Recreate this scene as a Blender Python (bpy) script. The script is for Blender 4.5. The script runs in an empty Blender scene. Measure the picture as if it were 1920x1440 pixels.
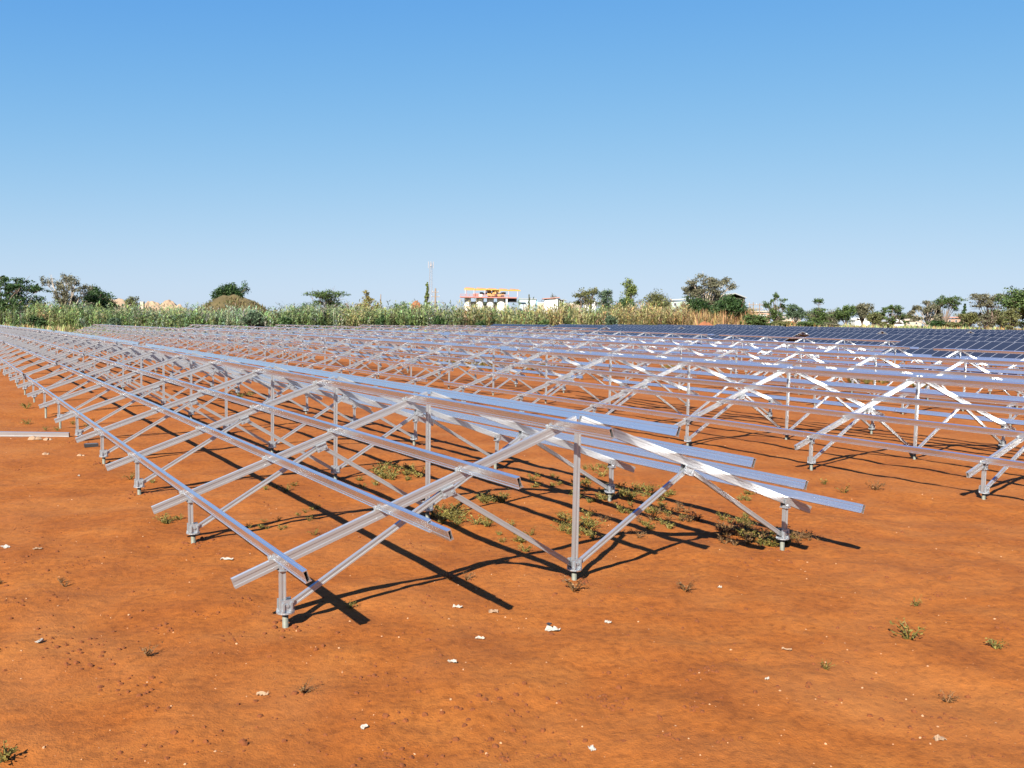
import bpy, math, random
from mathutils import Vector, Matrix, noise
R = random.Random(7)
sc = bpy.context.scene
COL = sc.collection

# ------------------------------------------------------------------ camera
FPX, PITCH, YAW, ROLL, CAMZ = 1774.23, 0.0668, 0.5491, 0.0182, 2.3
cam = bpy.data.cameras.new('camera')
cam.sensor_width = 36.0
cam.lens = FPX / 1920 * 36.0
cam.clip_start = 0.1
cam.clip_end = 9000
camo = bpy.data.objects.new('camera', cam)
COL.objects.link(camo)
camo.matrix_world = Matrix.Translation((0, 0, CAMZ)) @ Matrix.Rotation(math.pi/2 - PITCH, 4, 'X') @ Matrix.Rotation(ROLL, 4, 'Z')
sc.camera = camo

# ------------------------------------------------------------------ sky, sun, exposure
SUN_TO = Vector((-0.485, -1.41, 1.0)).normalized()      # direction towards the sun
SUN_EL = math.asin(SUN_TO.z)
SUN_AZ = math.atan2(SUN_TO.x, SUN_TO.y)
world = bpy.data.worlds.new('World')
sc.world = world
world.use_nodes = True
wn = world.node_tree
wn.nodes.clear()
wo = wn.nodes.new('ShaderNodeOutputWorld')
bg = wn.nodes.new('ShaderNodeBackground')
sky = wn.nodes.new('ShaderNodeTexSky')
sky.sky_type = 'NISHITA'
sky.sun_disc = False
sky.sun_elevation = SUN_EL
sky.sun_rotation = SUN_AZ
sky.altitude = 1200
sky.air_density = 0.6
sky.dust_density = 1.0
sky.ozone_density = 2.0
bg.inputs['Strength'].default_value = 0.057
# colour response of the photograph's camera, the same in every direction of the sky
ssp = wn.nodes.new('ShaderNodeSeparateColor'); scm = wn.nodes.new('ShaderNodeCombineColor')
wn.links.new(sky.outputs['Color'], ssp.inputs[0])
for i_, (p_, k_, a_) in enumerate(((1.7, 0.2, 0.0505), (1.3, 0.35, 0.1035), (0.13, 0.0, 0.2228))):
    pw = wn.nodes.new('ShaderNodeMath'); pw.operation = 'POWER'; pw.inputs[1].default_value = p_
    dn = wn.nodes.new('ShaderNodeMath'); dn.operation = 'MULTIPLY_ADD'; dn.inputs[1].default_value = k_; dn.inputs[2].default_value = 1.0
    dv_ = wn.nodes.new('ShaderNodeMath'); dv_.operation = 'DIVIDE'
    ml = wn.nodes.new('ShaderNodeMath'); ml.operation = 'MULTIPLY'; ml.inputs[1].default_value = a_/0.065
    wn.links.new(ssp.outputs[i_], pw.inputs[0]); wn.links.new(pw.outputs[0], dn.inputs[0])
    wn.links.new(pw.outputs[0], dv_.inputs[0]); wn.links.new(dn.outputs[0], dv_.inputs[1])
    wn.links.new(dv_.outputs[0], ml.inputs[0]); wn.links.new(ml.outputs[0], scm.inputs[i_])
wn.links.new(scm.outputs[0], bg.inputs['Color'])
wn.links.new(bg.outputs['Background'], wo.inputs['Surface'])
sun = bpy.data.lights.new('sun', 'SUN')
sun.energy = 5.0
sun.angle = math.radians(0.53)
sun.color = (1.0, 0.93, 0.82)
suno = bpy.data.objects.new('sun', sun)
COL.objects.link(suno)
suno.rotation_euler = (-SUN_TO).to_track_quat('-Z', 'Y').to_euler()
sc.view_settings.view_transform = 'Standard'
sc.view_settings.look = 'None'
sc.view_settings.exposure = 1.8
sc.view_settings.gamma = 1.0
try:
    sc.cycles.caustics_reflective = False
    sc.cycles.caustics_refractive = False
    sc.cycles.blur_glossy = 1.0
    sc.cycles.sample_clamp_indirect = 4.0
except Exception:
    pass

# ------------------------------------------------------------------ helpers
def tag(o, label=None, cat=None, group=None, kind=None):
    if label: o['label'] = label
    if cat: o['category'] = cat
    if group: o['group'] = group
    if kind: o['kind'] = kind
    return o

def link(name, data, parent=None, mat=None, M=None):
    o = bpy.data.objects.new(name, data)
    COL.objects.link(o)
    if parent is not None: o.parent = parent
    if mat is not None and data is not None and not data.materials: data.materials.append(mat)
    if M is not None: o.matrix_basis = M
    return o

def empty(name, loc, rz=0.0):
    o = bpy.data.objects.new(name, None)
    o.empty_display_size = 0.2
    COL.objects.link(o)
    o.location = loc
    o.rotation_euler = (0, 0, rz)
    return o

class MB:
    """collects geometry for one mesh"""
    def __init__(s): s.v = []; s.f = []; s.mi = []; s.c = []
    def add(s, vs, fs, mi=0, col=None):
        n = len(s.v)
        s.v.extend(vs)
        for f in fs:
            s.f.append(tuple(i+n for i in f)); s.mi.append(mi)
        if col is not None: s.c.extend([col]*len(vs))
    def box(s, c, d, mi=0, M=None, col=None):
        x, y, z = d[0]/2, d[1]/2, d[2]/2
        vs = [Vector((a*x, b*y, e*z)) for a in (-1, 1) for b in (-1, 1) for e in (-1, 1)]
        if M is not None: vs = [M @ p for p in vs]
        vs = [tuple(p+Vector(c)) for p in vs]
        s.add(vs, [(0,1,3,2),(4,6,7,5),(0,4,5,1),(2,3,7,6),(0,2,6,4),(1,5,7,3)], mi, col)
    def bar(s, a, b, w, h, mi=0):
        a = Vector(a); b = Vector(b); L = (b-a).length
        M = axis_matrix(a, b)
        vs = [M @ Vector((t*L, p*w/2, q*h/2)) for t in (0, 1) for p in (-1, 1) for q in (-1, 1)]
        s.add([tuple(p) for p in vs], [(0,1,3,2),(4,6,7,5),(0,4,5,1),(2,3,7,6),(0,2,6,4),(1,5,7,3)], mi)
    def tube(s, pts, rads, n=6, mi=0, cap=True):
        rings = []
        for i, p in enumerate(pts):
            p = Vector(p)
            d = (Vector(pts[min(i+1, len(pts)-1)])-Vector(pts[max(i-1, 0)])).normalized()
            q = d.to_track_quat('Z', 'Y').to_matrix()
            rings.append([tuple(p + q @ Vector((rads[i]*math.cos(2*math.pi*k/n), rads[i]*math.sin(2*math.pi*k/n), 0))) for k in range(n)])
        vs = [p for r in rings for p in r]
        fs = []
        for i in range(len(pts)-1):
            for k in range(n):
                a, b = i*n+k, i*n+(k+1) % n
                fs.append((a, b, b+n, a+n))
        if cap:
            fs.append(tuple(range(n-1, -1, -1))); m = (len(pts)-1)*n
            fs.append(tuple(range(m, m+n)))
        s.add(vs, fs, mi)
    def build(s, name, mats, parent=None, M=None, smooth=False):
        me = s.mesh(name, mats, smooth)
        return link(name, me, parent, None, M)
    def mesh(s, name, mats, smooth=False):
        me = bpy.data.meshes.new(name)
        me.from_pydata(s.v, [], s.f)
        if not isinstance(mats, (list, tuple)): mats = [mats]
        for m in mats: me.materials.append(m)
        if len(mats) > 1: me.polygons.foreach_set('material_index', s.mi)
        if smooth: me.polygons.foreach_set('use_smooth', [True]*len(s.f))
        if s.c:
            ca = me.color_attributes.new('tint', 'FLOAT_COLOR', 'POINT')
            ca.data.foreach_set('color', [x for c in s.c for x in (c[0], c[1], c[2], 1.0)])
        me.update()
        return me

def axis_matrix(a, b, up=(0, 0, 1)):
    a = Vector(a); b = Vector(b)
    x = (b-a).normalized(); up = Vector(up)
    y = up.cross(x)
    if y.length < 1e-5: y = Vector((0, 1, 0))
    y.normalize(); z = x.cross(y)
    return Matrix(((x.x, y.x, z.x, a.x), (x.y, y.y, z.y, a.y), (x.z, y.z, z.z, a.z), (0, 0, 0, 1)))

def span(a, b, up=(0, 0, 1)):
    """matrix that lays a unit-length bar mesh from a to b"""
    L = (Vector(b)-Vector(a)).length
    return axis_matrix(a, b, up) @ Matrix.Diagonal((L, 1, 1, 1))

def profile_mesh(name, outer, mat, inner=None):
    """unit-length extrusion along X of a (y,z) outline; open hollow ends if an inner outline is given"""
    n = len(outer)
    mb = MB()
    vs = [(t, p[0], p[1]) for t in (0, 1) for p in outer]
    fs = [(k, (k+1) % n, n+(k+1) % n, n+k) for k in range(n)]
    if inner is None:
        fs += [tuple(range(n-1, -1, -1)), tuple(range(n, 2*n))]
        mb.add(vs, fs)
    else:
        m = len(inner)
        vs += [(t, p[0], p[1]) for t in (0, 1) for p in inner]
        fs += [(2*n+(k+1) % m, 2*n+k, 2*n+m+k, 2*n+m+(k+1) % m) for k in range(m)]
        mb.add(vs, fs)
        bot_o = [(i, p) for i, p in enumerate(outer)]
        # end rims: fan between outer and inner by nearest inner corner
        def near(p): return min(range(m), key=lambda j: (inner[j][0]-p[0])**2+(inner[j][1]-p[1])**2)
        for t in (0, 1):
            o0, i0 = t*n, 2*n+t*m
            for k in range(n):
                a, b = k, (k+1) % n
                ja, jb = near(outer[a]), near(outer[b])
                f = [o0+a, o0+b, i0+jb] if ja == jb else [o0+a, o0+b, i0+jb, i0+ja]
                mb.f.append(tuple(f if t else f[::-1])); mb.mi.append(0)
    return mb.mesh(name, mat)

def uv2(u, v):
    s, c = math.sin(YAW), math.cos(YAW)
    return (-u*s+v*c, u*c+v*s)

def smooth(a, b, t):
    t = min(1, max(0, (t-a)/(b-a)))
    return t*t*(3-2*t)

def terr(x, y):
    d = math.hypot(x, y)
    if y < 0: return 0.0
    return smooth(25, 95, d)*0.9*math.tanh(0.013*(x+0.17*y)/0.9)+1.25*smooth(135, 172, d)*smooth(15, 55, x)

U0, V0, S, W, HR, U2, V2 = 6.7575, 2.1949, 2.9314, 2.6247, 1.3798, 7.423, 12.0064
PITCHV = V2 - V0
DIPS = []
for (k, dz, rad) in ((5.6, -0.2, 2.6), (7.6, -0.12, 2.2)):
    q = uv2(U0+k*S, V0-0.3); DIPS.append((q[0], q[1], dz, rad))

def ground(x, y):
    h = terr(x, y)
    d = math.hypot(x, y-6)
    if d < 90:
        w = 1-smooth(50, 90, d)
        h += w*0.035*noise.noise(Vector((x*0.33, y*0.33, 3.1)))
        h += w*0.034*noise.noise(Vector((x*1.1, y*1.1, 8.1)))
        if d < 40:
            w2 = 1-smooth(22, 40, d)
            h += w2*0.020*noise.noise(Vector((x*3.1, y*3.1, 1.7)))
            h += w2*0.012*noise.noise(Vector((x*7.5, y*7.5, 5.2)))
            for (dx, dy, dz, rad) in DIPS:
                q = math.hypot(x-dx, y-dy)/rad
                if q < 2.5: h += dz*math.exp(-q*q*1.5)
    return h

def ray(px, py):
    a = (px-960)/FPX; b = (py-720)/FPX
    c, s = math.cos(ROLL), math.sin(ROLL)
    qx = c*a+s*b; qy = -s*a+c*b
    return Vector((qx, math.cos(PITCH)-qy*math.sin(PITCH), -qy*math.cos(PITCH)-math.sin(PITCH)))

def gp(px, py):
    """point of the ground seen at a place of the photograph"""
    r = ray(px, py); t = -CAMZ/r.z
    for _ in range(6):
        h = ground(r.x*t, r.y*t); t = (h-CAMZ)/r.z
    return Vector((r.x*t, r.y*t, ground(r.x*t, r.y*t)))

def hor(px): return 601.3+0.0182*(px-960)
def far(px, Z):
    x = (px-960)/FPX*Z
    return Vector((x, Z, terr(x, Z)))
def hgt(px, py, Z):
    """height above ground of something seen at image row py at distance Z"""
    return CAMZ+(hor(px)-py)*Z/FPX-terr((px-960)/FPX*Z, Z)

# ------------------------------------------------------------------ materials
def mat(name):
    m = bpy.data.materials.new(name); m.use_nodes = True
    nt = m.node_tree
    return m, nt, nt.nodes['Principled BSDF']

def N(nt, t, **kw):
    n = nt.nodes.new(t)
    for k, v in kw.items():
        if k in n.inputs: n.inputs[k].default_value = v
        else: setattr(n, k, v)
    return n

def ramp(nt, fac, stops):
    r = nt.nodes.new('ShaderNodeValToRGB')
    e = r.color_ramp.elements
    while len(e) < len(stops): e.new(0.5)
    for i, (p, c) in enumerate(stops):
        e[i].position = p; e[i].color = (*c, 1)
    nt.links.new(fac, r.inputs['Fac'])
    return r.outputs['Color']

def mixc(nt, fac, a, b, mode='MIX'):
    m = nt.nodes.new('ShaderNodeMix'); m.data_type = 'RGBA'; m.blend_type = mode
    if isinstance(fac, (int, float)): m.inputs['Factor'].default_value = fac
    else: nt.links.new(fac, m.inputs['Factor'])
    for key, val in (('A', a), ('B', b)):
        sock = [i for i in m.inputs if i.name == key and i.type == 'RGBA'][0]
        if isinstance(val, tuple): sock.default_value = (*val, 1)
        else: nt.links.new(val, sock)
    return [o for o in m.outputs if o.type == 'RGBA'][0]

def noise_tex(nt, scale, detail=4, rough=0.55, coord='Object', vec=None, dist=0.0):
    n = N(nt, 'ShaderNodeTexNoise', Scale=scale, Detail=detail, Roughness=rough, Distortion=dist)
    if vec is None:
        tc = N(nt, 'ShaderNodeTexCoord'); vec = tc.outputs[coord]
    nt.links.new(vec, n.inputs['Vector'])
    return n.outputs['Fac']

def soil_material():
    m, nt, b = mat('red_soil')
    big = noise_tex(nt, 0.16, 4, 0.6)
    mid = noise_tex(nt, 1.3, 6, 0.62)
    fine = noise_tex(nt, 14, 6, 0.7)
    grit = noise_tex(nt, 75, 3, 0.6)
    c1 = ramp(nt, big, [(0.3, (0.172, 0.048, 0.0066)), (0.7, (0.216, 0.070, 0.0108))])
    c2 = ramp(nt, mid, [(0.28, (0.118, 0.031, 0.005)), (0.5, (0.194, 0.059, 0.009)), (0.75, (0.25, 0.093, 0.019))])
    c = mixc(nt, 0.55, c1, c2)
    d = ramp(nt, fine, [(0.3, (0.5, 0.46, 0.43)), (0.52, (1, 1, 1)), (0.72, (1.2, 1.18, 1.15))])
    c = mixc(nt, 0.8, c, d, 'MULTIPLY')
    # broad dusty and crusted patches
    dust = ramp(nt, noise_tex(nt, 0.55, 5, 0.6, dist=0.8), [(0.46, (0, 0, 0)), (0.68, (1, 1, 1))])
    dm = N(nt, 'ShaderNodeMath', operation='MULTIPLY'); dm.inputs[1].default_value = 0.3; nt.links.new(dust, dm.inputs[0])
    c = mixc(nt, dm.outputs[0], c, (0.255, 0.105, 0.032))
    crust = ramp(nt, noise_tex(nt, 2.6, 6, 0.7, dist=0.5), [(0.58, (0, 0, 0)), (0.72, (1, 1, 1))])
    cm = N(nt, 'ShaderNodeMath', operation='MULTIPLY'); cm.inputs[1].default_value = 0.45; nt.links.new(crust, cm.inputs[0])
    c = mixc(nt, cm.outputs[0], c, (0.11, 0.032, 0.008))
    # pale grit specks
    vo = N(nt, 'ShaderNodeTexVoronoi', Scale=9.0, Randomness=1.0)
    tc = N(nt, 'ShaderNodeTexCoord'); nt.links.new(tc.outputs['Object'], vo.inputs['Vector'])
    sp = ramp(nt, vo.outputs['Distance'], [(0.035, (1, 1, 1)), (0.06, (0, 0, 0))])
    wn_ = N(nt, 'ShaderNodeTexWhiteNoise'); nt.links.new(vo.outputs['Color'], wn_.inputs['Vector'])
    gt = N(nt, 'ShaderNodeMath', operation='GREATER_THAN'); gt.inputs[1].default_value = 0.86
    nt.links.new(wn_.outputs['Value'], gt.inputs[0])
    mu = N(nt, 'ShaderNodeMath', operation='MULTIPLY'); nt.links.new(sp, mu.inputs[0]); nt.links.new(gt.outputs[0], mu.inputs[1])
    c = mixc(nt, mu.outputs[0], c, (0.40, 0.26, 0.16))
    # far ground turns to dry grass beyond the field edge (u > 112 m)
    geo = N(nt, 'ShaderNodeNewGeometry')
    dot = N(nt, 'ShaderNodeVectorMath', operation='DOT_PRODUCT')
    dot.inputs[1].default_value = (-math.sin(YAW), math.cos(YAW), 0)
    nt.links.new(geo.outputs['Position'], dot.inputs[0])
    wob = noise_tex(nt, 0.09, 3, 0.6)
    ad = N(nt, 'ShaderNodeMath', operation='MULTIPLY_ADD'); ad.inputs[1].default_value = 26.0
    nt.links.new(wob, ad.inputs[0]); nt.links.new(dot.outputs['Value'], ad.inputs[2])
    mr = N(nt, 'ShaderNodeMapRange'); mr.inputs['From Min'].default_value = 128; mr.inputs['From Max'].default_value = 134
    dv_ = N(nt, 'ShaderNodeVectorMath', operation='DOT_PRODUCT')
    dv_.inputs[1].default_value = (-math.sin(YAW)+2*math.cos(YAW), math.cos(YAW)+2*math.sin(YAW), 0)
    nt.links.new(geo.outputs['Position'], dv_.inputs[0])
    sh = N(nt, 'ShaderNodeMath', operation='SUBTRACT'); sh.inputs[1].default_value = 62.0
    nt.links.new(dv_.outputs['Value'], sh.inputs[0])
    ad2 = N(nt, 'ShaderNodeMath', operation='MULTIPLY_ADD'); ad2.inputs[1].default_value = 26.0
    nt.links.new(wob, ad2.inputs[0]); nt.links.new(sh.outputs[0], ad2.inputs[2])
    mn = N(nt, 'ShaderNodeMath', operation='MINIMUM'); nt.links.new(ad.outputs[0], mn.inputs[0]); nt.links.new(ad2.outputs[0], mn.inputs[1])
    nt.links.new(mn.outputs[0], mr.inputs['Value'])
    gcol = ramp(nt, mid, [(0.3, (0.05, 0.05, 0.015)), (0.55, (0.11, 0.09, 0.028)), (0.75, (0.17, 0.11, 0.04))])
    c = mixc(nt, mr.outputs['Result'], c, gcol)
    nt.links.new(c, b.inputs['Base Color'])
    b.inputs['Roughness'].default_value = 0.95
    b.inputs['Specular IOR Level'].default_value = 0.15
    bu = N(nt, 'ShaderNodeBump', Strength=0.65, Distance=0.022)
    h = N(nt, 'ShaderNodeMath', operation='MULTIPLY_ADD'); h.inputs[1].default_value = 0.35
    nt.links.new(grit, h.inputs[0]); nt.links.new(fine, h.inputs[2])
    nt.links.new(h.outputs[0], bu.inputs['Height']); nt.links.new(bu.outputs['Normal'], b.inputs['Normal'])
    return m

def alu_material(name, base=(0.86, 0.87, 0.89), r0=0.2, r1=0.42, metal=1.0):
    m, nt, b = mat(name)
    tc = N(nt, 'ShaderNodeTexCoord')
    mp = N(nt, 'ShaderNodeMapping'); mp.inputs['Scale'].default_value = (0.6, 60, 60)
    geo = N(nt, 'ShaderNodeObjectInfo')
    off = N(nt, 'ShaderNodeVectorMath', operation='ADD'); nt.links.new(tc.outputs['Object'], off.inputs[0])
    cmb = N(nt, 'ShaderNodeCombineXYZ'); nt.links.new(geo.outputs['Random'], cmb.inputs[0]); nt.links.new(cmb.outputs[0], off.inputs[1])
    nt.links.new(off.outputs[0], mp.inputs['Vector'])
    streak = noise_tex(nt, 1.0, 3, 0.6, vec=mp.outputs['Vector'])
    mp2 = N(nt, 'ShaderNodeMapping'); mp2.inputs['Scale'].default_value = (9, 4, 4)
    nt.links.new(off.outputs[0], mp2.inputs['Vector'])
    smudge = noise_tex(nt, 1.0, 3, 0.6, vec=mp2.outputs['Vector'])
    rr = N(nt, 'ShaderNodeMapRange'); rr.inputs['To Min'].default_value = r0; rr.inputs['To Max'].default_value = r1
    nt.links.new(smudge, rr.inputs['Value'])
    nt.links.new(rr.outputs['Result'], b.inputs['Roughness'])
    c = ramp(nt, streak, [(0.3, tuple(x*0.86 for x in base)), (0.7, base)])
    nt.links.new(c, b.inputs['Base Color'])
    b.inputs['Metallic'].default_value = metal
    return m

def plain(name, col, rough=0.7, metal=0.0, var=0.12, scale=4.0, spec=0.3):
    m, nt, b = mat(name)
    f = noise_tex(nt, scale, 5, 0.65)
    c = ramp(nt, f, [(0.25, tuple(x*(1-var) for x in col)), (0.75, tuple(min(1, x*(1+var)) for x in col))])
    nt.links.new(c, b.inputs['Base Color'])
    b.inputs['Roughness'].default_value = rough
    b.inputs['Metallic'].default_value = metal
    b.inputs['Specular IOR Level'].default_value = spec
    return m

def leaf(name, lo, hi, trans=0.25, attr=False):
    m, nt, b = mat(name)
    geo = N(nt, 'ShaderNodeNewGeometry')
    c = ramp(nt, geo.outputs['Random Per Island'], [(0.0, lo), (1.0, hi)])
    if attr:
        at = N(nt, 'ShaderNodeAttribute'); at.attribute_name = 'tint'
        c = mixc(nt, 1.0, c, at.outputs['Color'], 'MULTIPLY')
    nt.links.new(c, b.inputs['Base Color'])
    b.inputs['Roughness'].default_value = 0.6
    b.inputs['Specular IOR Level'].default_value = 0.25
    tr = N(nt, 'ShaderNodeBsdfTranslucent'); nt.links.new(c, tr.inputs['Color'])
    mx = N(nt, 'ShaderNodeMixShader'); mx.inputs[0].default_value = trans
    out = nt.nodes['Material Output']
    nt.links.new(b.outputs[0], mx.inputs[1]); nt.links.new(tr.outputs[0], mx.inputs[2])
    nt.links.new(mx.outputs[0], out.inputs['Surface'])
    return m

M_SOIL = soil_material()
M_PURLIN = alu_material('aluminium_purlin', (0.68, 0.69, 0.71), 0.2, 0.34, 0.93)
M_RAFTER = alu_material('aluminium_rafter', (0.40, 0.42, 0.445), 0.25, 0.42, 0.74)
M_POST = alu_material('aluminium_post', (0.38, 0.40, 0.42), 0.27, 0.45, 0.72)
M_GALV = plain('galvanised_steel', (0.36, 0.39, 0.42), 0.45, 0.8, 0.15, 25)
M_PILE = plain('galvanised_pile', (0.115, 0.12, 0.10), 0.6, 0.2, 0.35, 18)
M_BOLT = plain('dark_bolt', (0.25, 0.25, 0.26), 0.4, 0.8)
M_WOOD = plain('weathered_pole', (0.16, 0.12, 0.09), 0.85)
M_BARK = plain('bark', (0.12, 0.09, 0.07), 0.9, 0, 0.25, 3)
M_BARKL = plain('pale_bark', (0.30, 0.25, 0.20), 0.9, 0, 0.2, 3)
M_WHITE = plain('white_paint', (0.56, 0.56, 0.55), 0.6, 0, 0.06)
L_DARK = leaf('leaf_dark_green', (0.010, 0.028, 0.010), (0.045, 0.085, 0.022))
L_MID = leaf('leaf_mid_green', (0.025, 0.05, 0.015), (0.085, 0.125, 0.035))
L_OLIVE = leaf('leaf_olive', (0.05, 0.06, 0.022), (0.15, 0.15, 0.055))
L_LIGHT = leaf('leaf_light_green', (0.06, 0.09, 0.02), (0.17, 0.20, 0.06))
L_GREY = leaf('leaf_grey_green', (0.055, 0.06, 0.035), (0.15, 0.14, 0.085))
L_YEL = leaf('leaf_yellowing', (0.10, 0.095, 0.02), (0.26, 0.20, 0.05))
L_BLUE = leaf('leaf_blue_green', (0.03, 0.055, 0.03), (0.09, 0.13, 0.075))
L_REED = leaf('reed_blades', (0.6, 0.6, 0.6), (1.25, 1.25, 1.25), 0.3, True)
L_WEED = leaf('weed_leaf', (0.06, 0.055, 0.012), (0.20, 0.165, 0.04), 0.3)
L_DRY = leaf('dry_weed', (0.06, 0.03, 0.012), (0.17, 0.095, 0.035), 0.2)

def panel_glass():
    m, nt, b = mat('solar_glass')
    oi = N(nt, 'ShaderNodeNewGeometry')
    c = ramp(nt, oi.outputs['Random Per Island'], [(0, (0.010, 0.012, 0.020)), (1, (0.018, 0.021, 0.032))])
    nt.links.new(c, b.inputs['Base Color'])
    b.inputs['Roughness'].default_value = 0.25
    b.inputs['Specular IOR Level'].default_value = 0.06
    return m
M_GLASS = panel_glass()

# ------------------------------------------------------------------ ground
def axis_lines(lo, hi, a, b, step, grow):
    mid = []
    t = a
    while t <= b: mid.append(t); t += step
    right = []; d = step; t = mid[-1]
    while t < hi: d *= grow; t += d; right.append(t)
    left = []; d = step; t = a
    while t > lo: d *= grow; t -= d; left.append(t)
    return left[::-1]+mid+right
xs = axis_lines(-4000, 4000, -6.5, 8.5, 0.085, 1.045)
ys = axis_lines(-300, 6000, 4.2, 12.0, 0.06, 1.045)
gv = []
for y in ys:
    for x in xs: gv.append((x, y, ground(x, y)))
nx = len(xs)
gf = [(j*nx+i, j*nx+i+1, (j+1)*nx+i+1, (j+1)*nx+i) for j in range(len(ys)-1) for i in range(nx-1)]
gm = bpy.data.meshes.new('ground')
gm.from_pydata(gv, [], gf); gm.materials.append(M_SOIL)
gm.polygons.foreach_set('use_smooth', [True]*len(gf))
tag(link('ground', gm), kind='structure')

# ------------------------------------------------------------------ rack components (unit meshes)
def grooved(w, h, lip=0.0, g=0.004):
    """(y,z) outline of an extruded box section with a shallow channel in each side"""
    a, b = w/2, h/2
    pts = []
    if lip: pts += [(a+lip, -b), (a+lip, -b+0.005), (a, -b+0.005)]
    else: pts += [(a, -b)]
    pts += [(a, -b*0.45), (a-g, -b*0.38), (a-g, b*0.38), (a, b*0.45), (a, b)]
    pts += [(a*0.35, b), (a*0.28, b-g*0.6), (-a*0.28, b-g*0.6), (-a*0.35, b)]
    pts += [(-a, b), (-a, b*0.45), (-a+g, b*0.38), (-a+g, -b*0.38), (-a, -b*0.45)]
    if lip: pts += [(-a, -b+0.005), (-a-lip, -b+0.005), (-a-lip, -b)]
    else: pts += [(-a, -b)]
    return pts
def inner(w, h, t=0.007):
    a, b = w/2-t, h/2-t
    return [(a, -b), (a, b), (-a, b), (-a, -b)]
PW, PH = 0.036, 0.087
RW, RH = 0.042, 0.078
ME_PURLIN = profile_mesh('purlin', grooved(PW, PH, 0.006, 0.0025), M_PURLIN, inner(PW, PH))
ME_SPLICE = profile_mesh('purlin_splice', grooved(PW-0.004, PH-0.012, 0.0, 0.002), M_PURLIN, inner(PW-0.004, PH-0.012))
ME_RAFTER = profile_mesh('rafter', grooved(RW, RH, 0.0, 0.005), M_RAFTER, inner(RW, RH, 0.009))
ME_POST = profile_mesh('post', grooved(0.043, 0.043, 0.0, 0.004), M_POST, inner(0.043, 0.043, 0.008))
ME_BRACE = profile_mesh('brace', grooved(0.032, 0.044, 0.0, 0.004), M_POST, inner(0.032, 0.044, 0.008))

def foot_mesh():
    mb = MB()
    n = 16
    mb.tube([(0, 0, -0.006), (0, 0, 0.006)], [0.068, 0.068], n)
    for s in (-1, 1):
        mb.box((0, s*0.036, 0.052), (0.105, 0.007, 0.092))
        mb.box((0.03, s*0.047, 0.045), (0.014, 0.016, 0.07))
        mb.box((-0.03, s*0.047, 0.045), (0.014, 0.016, 0.07))
        mb.tube([(0.0, s*0.040, 0.055), (0.0, s*0.052, 0.055)], [0.013, 0.013], 6)
    mb.box((0, 0, 0.012), (0.09, 0.064, 0.012))
    for a in (0.6, 2.5, 4.1, 5.6):
        mb.tube([(0.06*math.cos(a), 0.06*math.sin(a), 0.0), (0.06*math.cos(a), 0.06*math.sin(a), 0.022)], [0.009, 0.009], 6)
    return mb.mesh('foot', M_GALV)
def pile_mesh():
    mb = MB(); mb.tube([(0, 0, -1.0), (0, 0, -0.006)], [0.023, 0.023], 14)
    return mb.mesh('pile', M_PILE, True)
def bracket_mesh():
    mb = MB()
    for s in (-1, 1):
        mb.box((0, s*0.031, -0.02), (0.12, 0.006, 0.085))
        for q in (-0.035, 0.035):
            mb.tube([(q, s*0.034, -0.035), (q, s*0.045, -0.035)], [0.011, 0.011], 6)
        mb.box((0, s*0.040, 0.012), (0.11, 0.018, 0.010))
    return mb.mesh('brace_bracket', M_GALV)
def cap_mesh():
    mb = MB()
    for s in (-1, 1):
        mb.box((0, s*0.032, -0.01), (0.07, 0.006, 0.09))
        mb.tube([(0, s*0.035, -0.03), (0, s*0.047, -0.03)], [0.012, 0.012], 6)
    mb.box((0, 0, -0.053), (0.076, 0.086, 0.008))
    return mb.mesh('post_cap', M_GALV)
def clamp_mesh():
    mb = MB()
    mb.box((0, 0, 0.006), (0.03, 0.02, 0.012))
    mb.box((0, 0.008, 0.02), (0.03, 0.005, 0.03))
    mb.tube([(0, 0, 0.012), (0, 0, 0.022)], [0.008, 0.008], 6)
    return mb.mesh('clamp', M_GALV)
ME_FOOT, ME_PILE, ME_BRACKET, ME_CAP, ME_CLAMP = foot_mesh(), pile_mesh(), bracket_mesh(), cap_mesh(), clamp_mesh()

TILT = math.atan(0.3575)
PURL = (-0.08, 0.75, 1.46, 2.34)               # purlin places across one slope, from the eave post
def rtop(dv):                                   # rafter top edge above the flanges
    d = dv if dv <= W else 2*W-dv
    return 0.30+(d+0.4)*0.3575
FLANGE = 0.11
def base_z(u, v):
    x, y = uv2(u, v)
    return terr(x, y)+FLANGE
UDIR = Vector((-math.sin(YAW), math.cos(YAW), 0))
VDIR = Vector((math.cos(YAW), math.sin(YAW), 0))
def nrm(side): return Vector((VDIR.x*-math.sin(TILT)*side, VDIR.y*-math.sin(TILT)*side, math.cos(TILT)))
# side +1: near slope (rises with v), -1: far slope

def P(u, v, z):
    x, y = uv2(u, v)
    return Vector((x, y, z))

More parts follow.
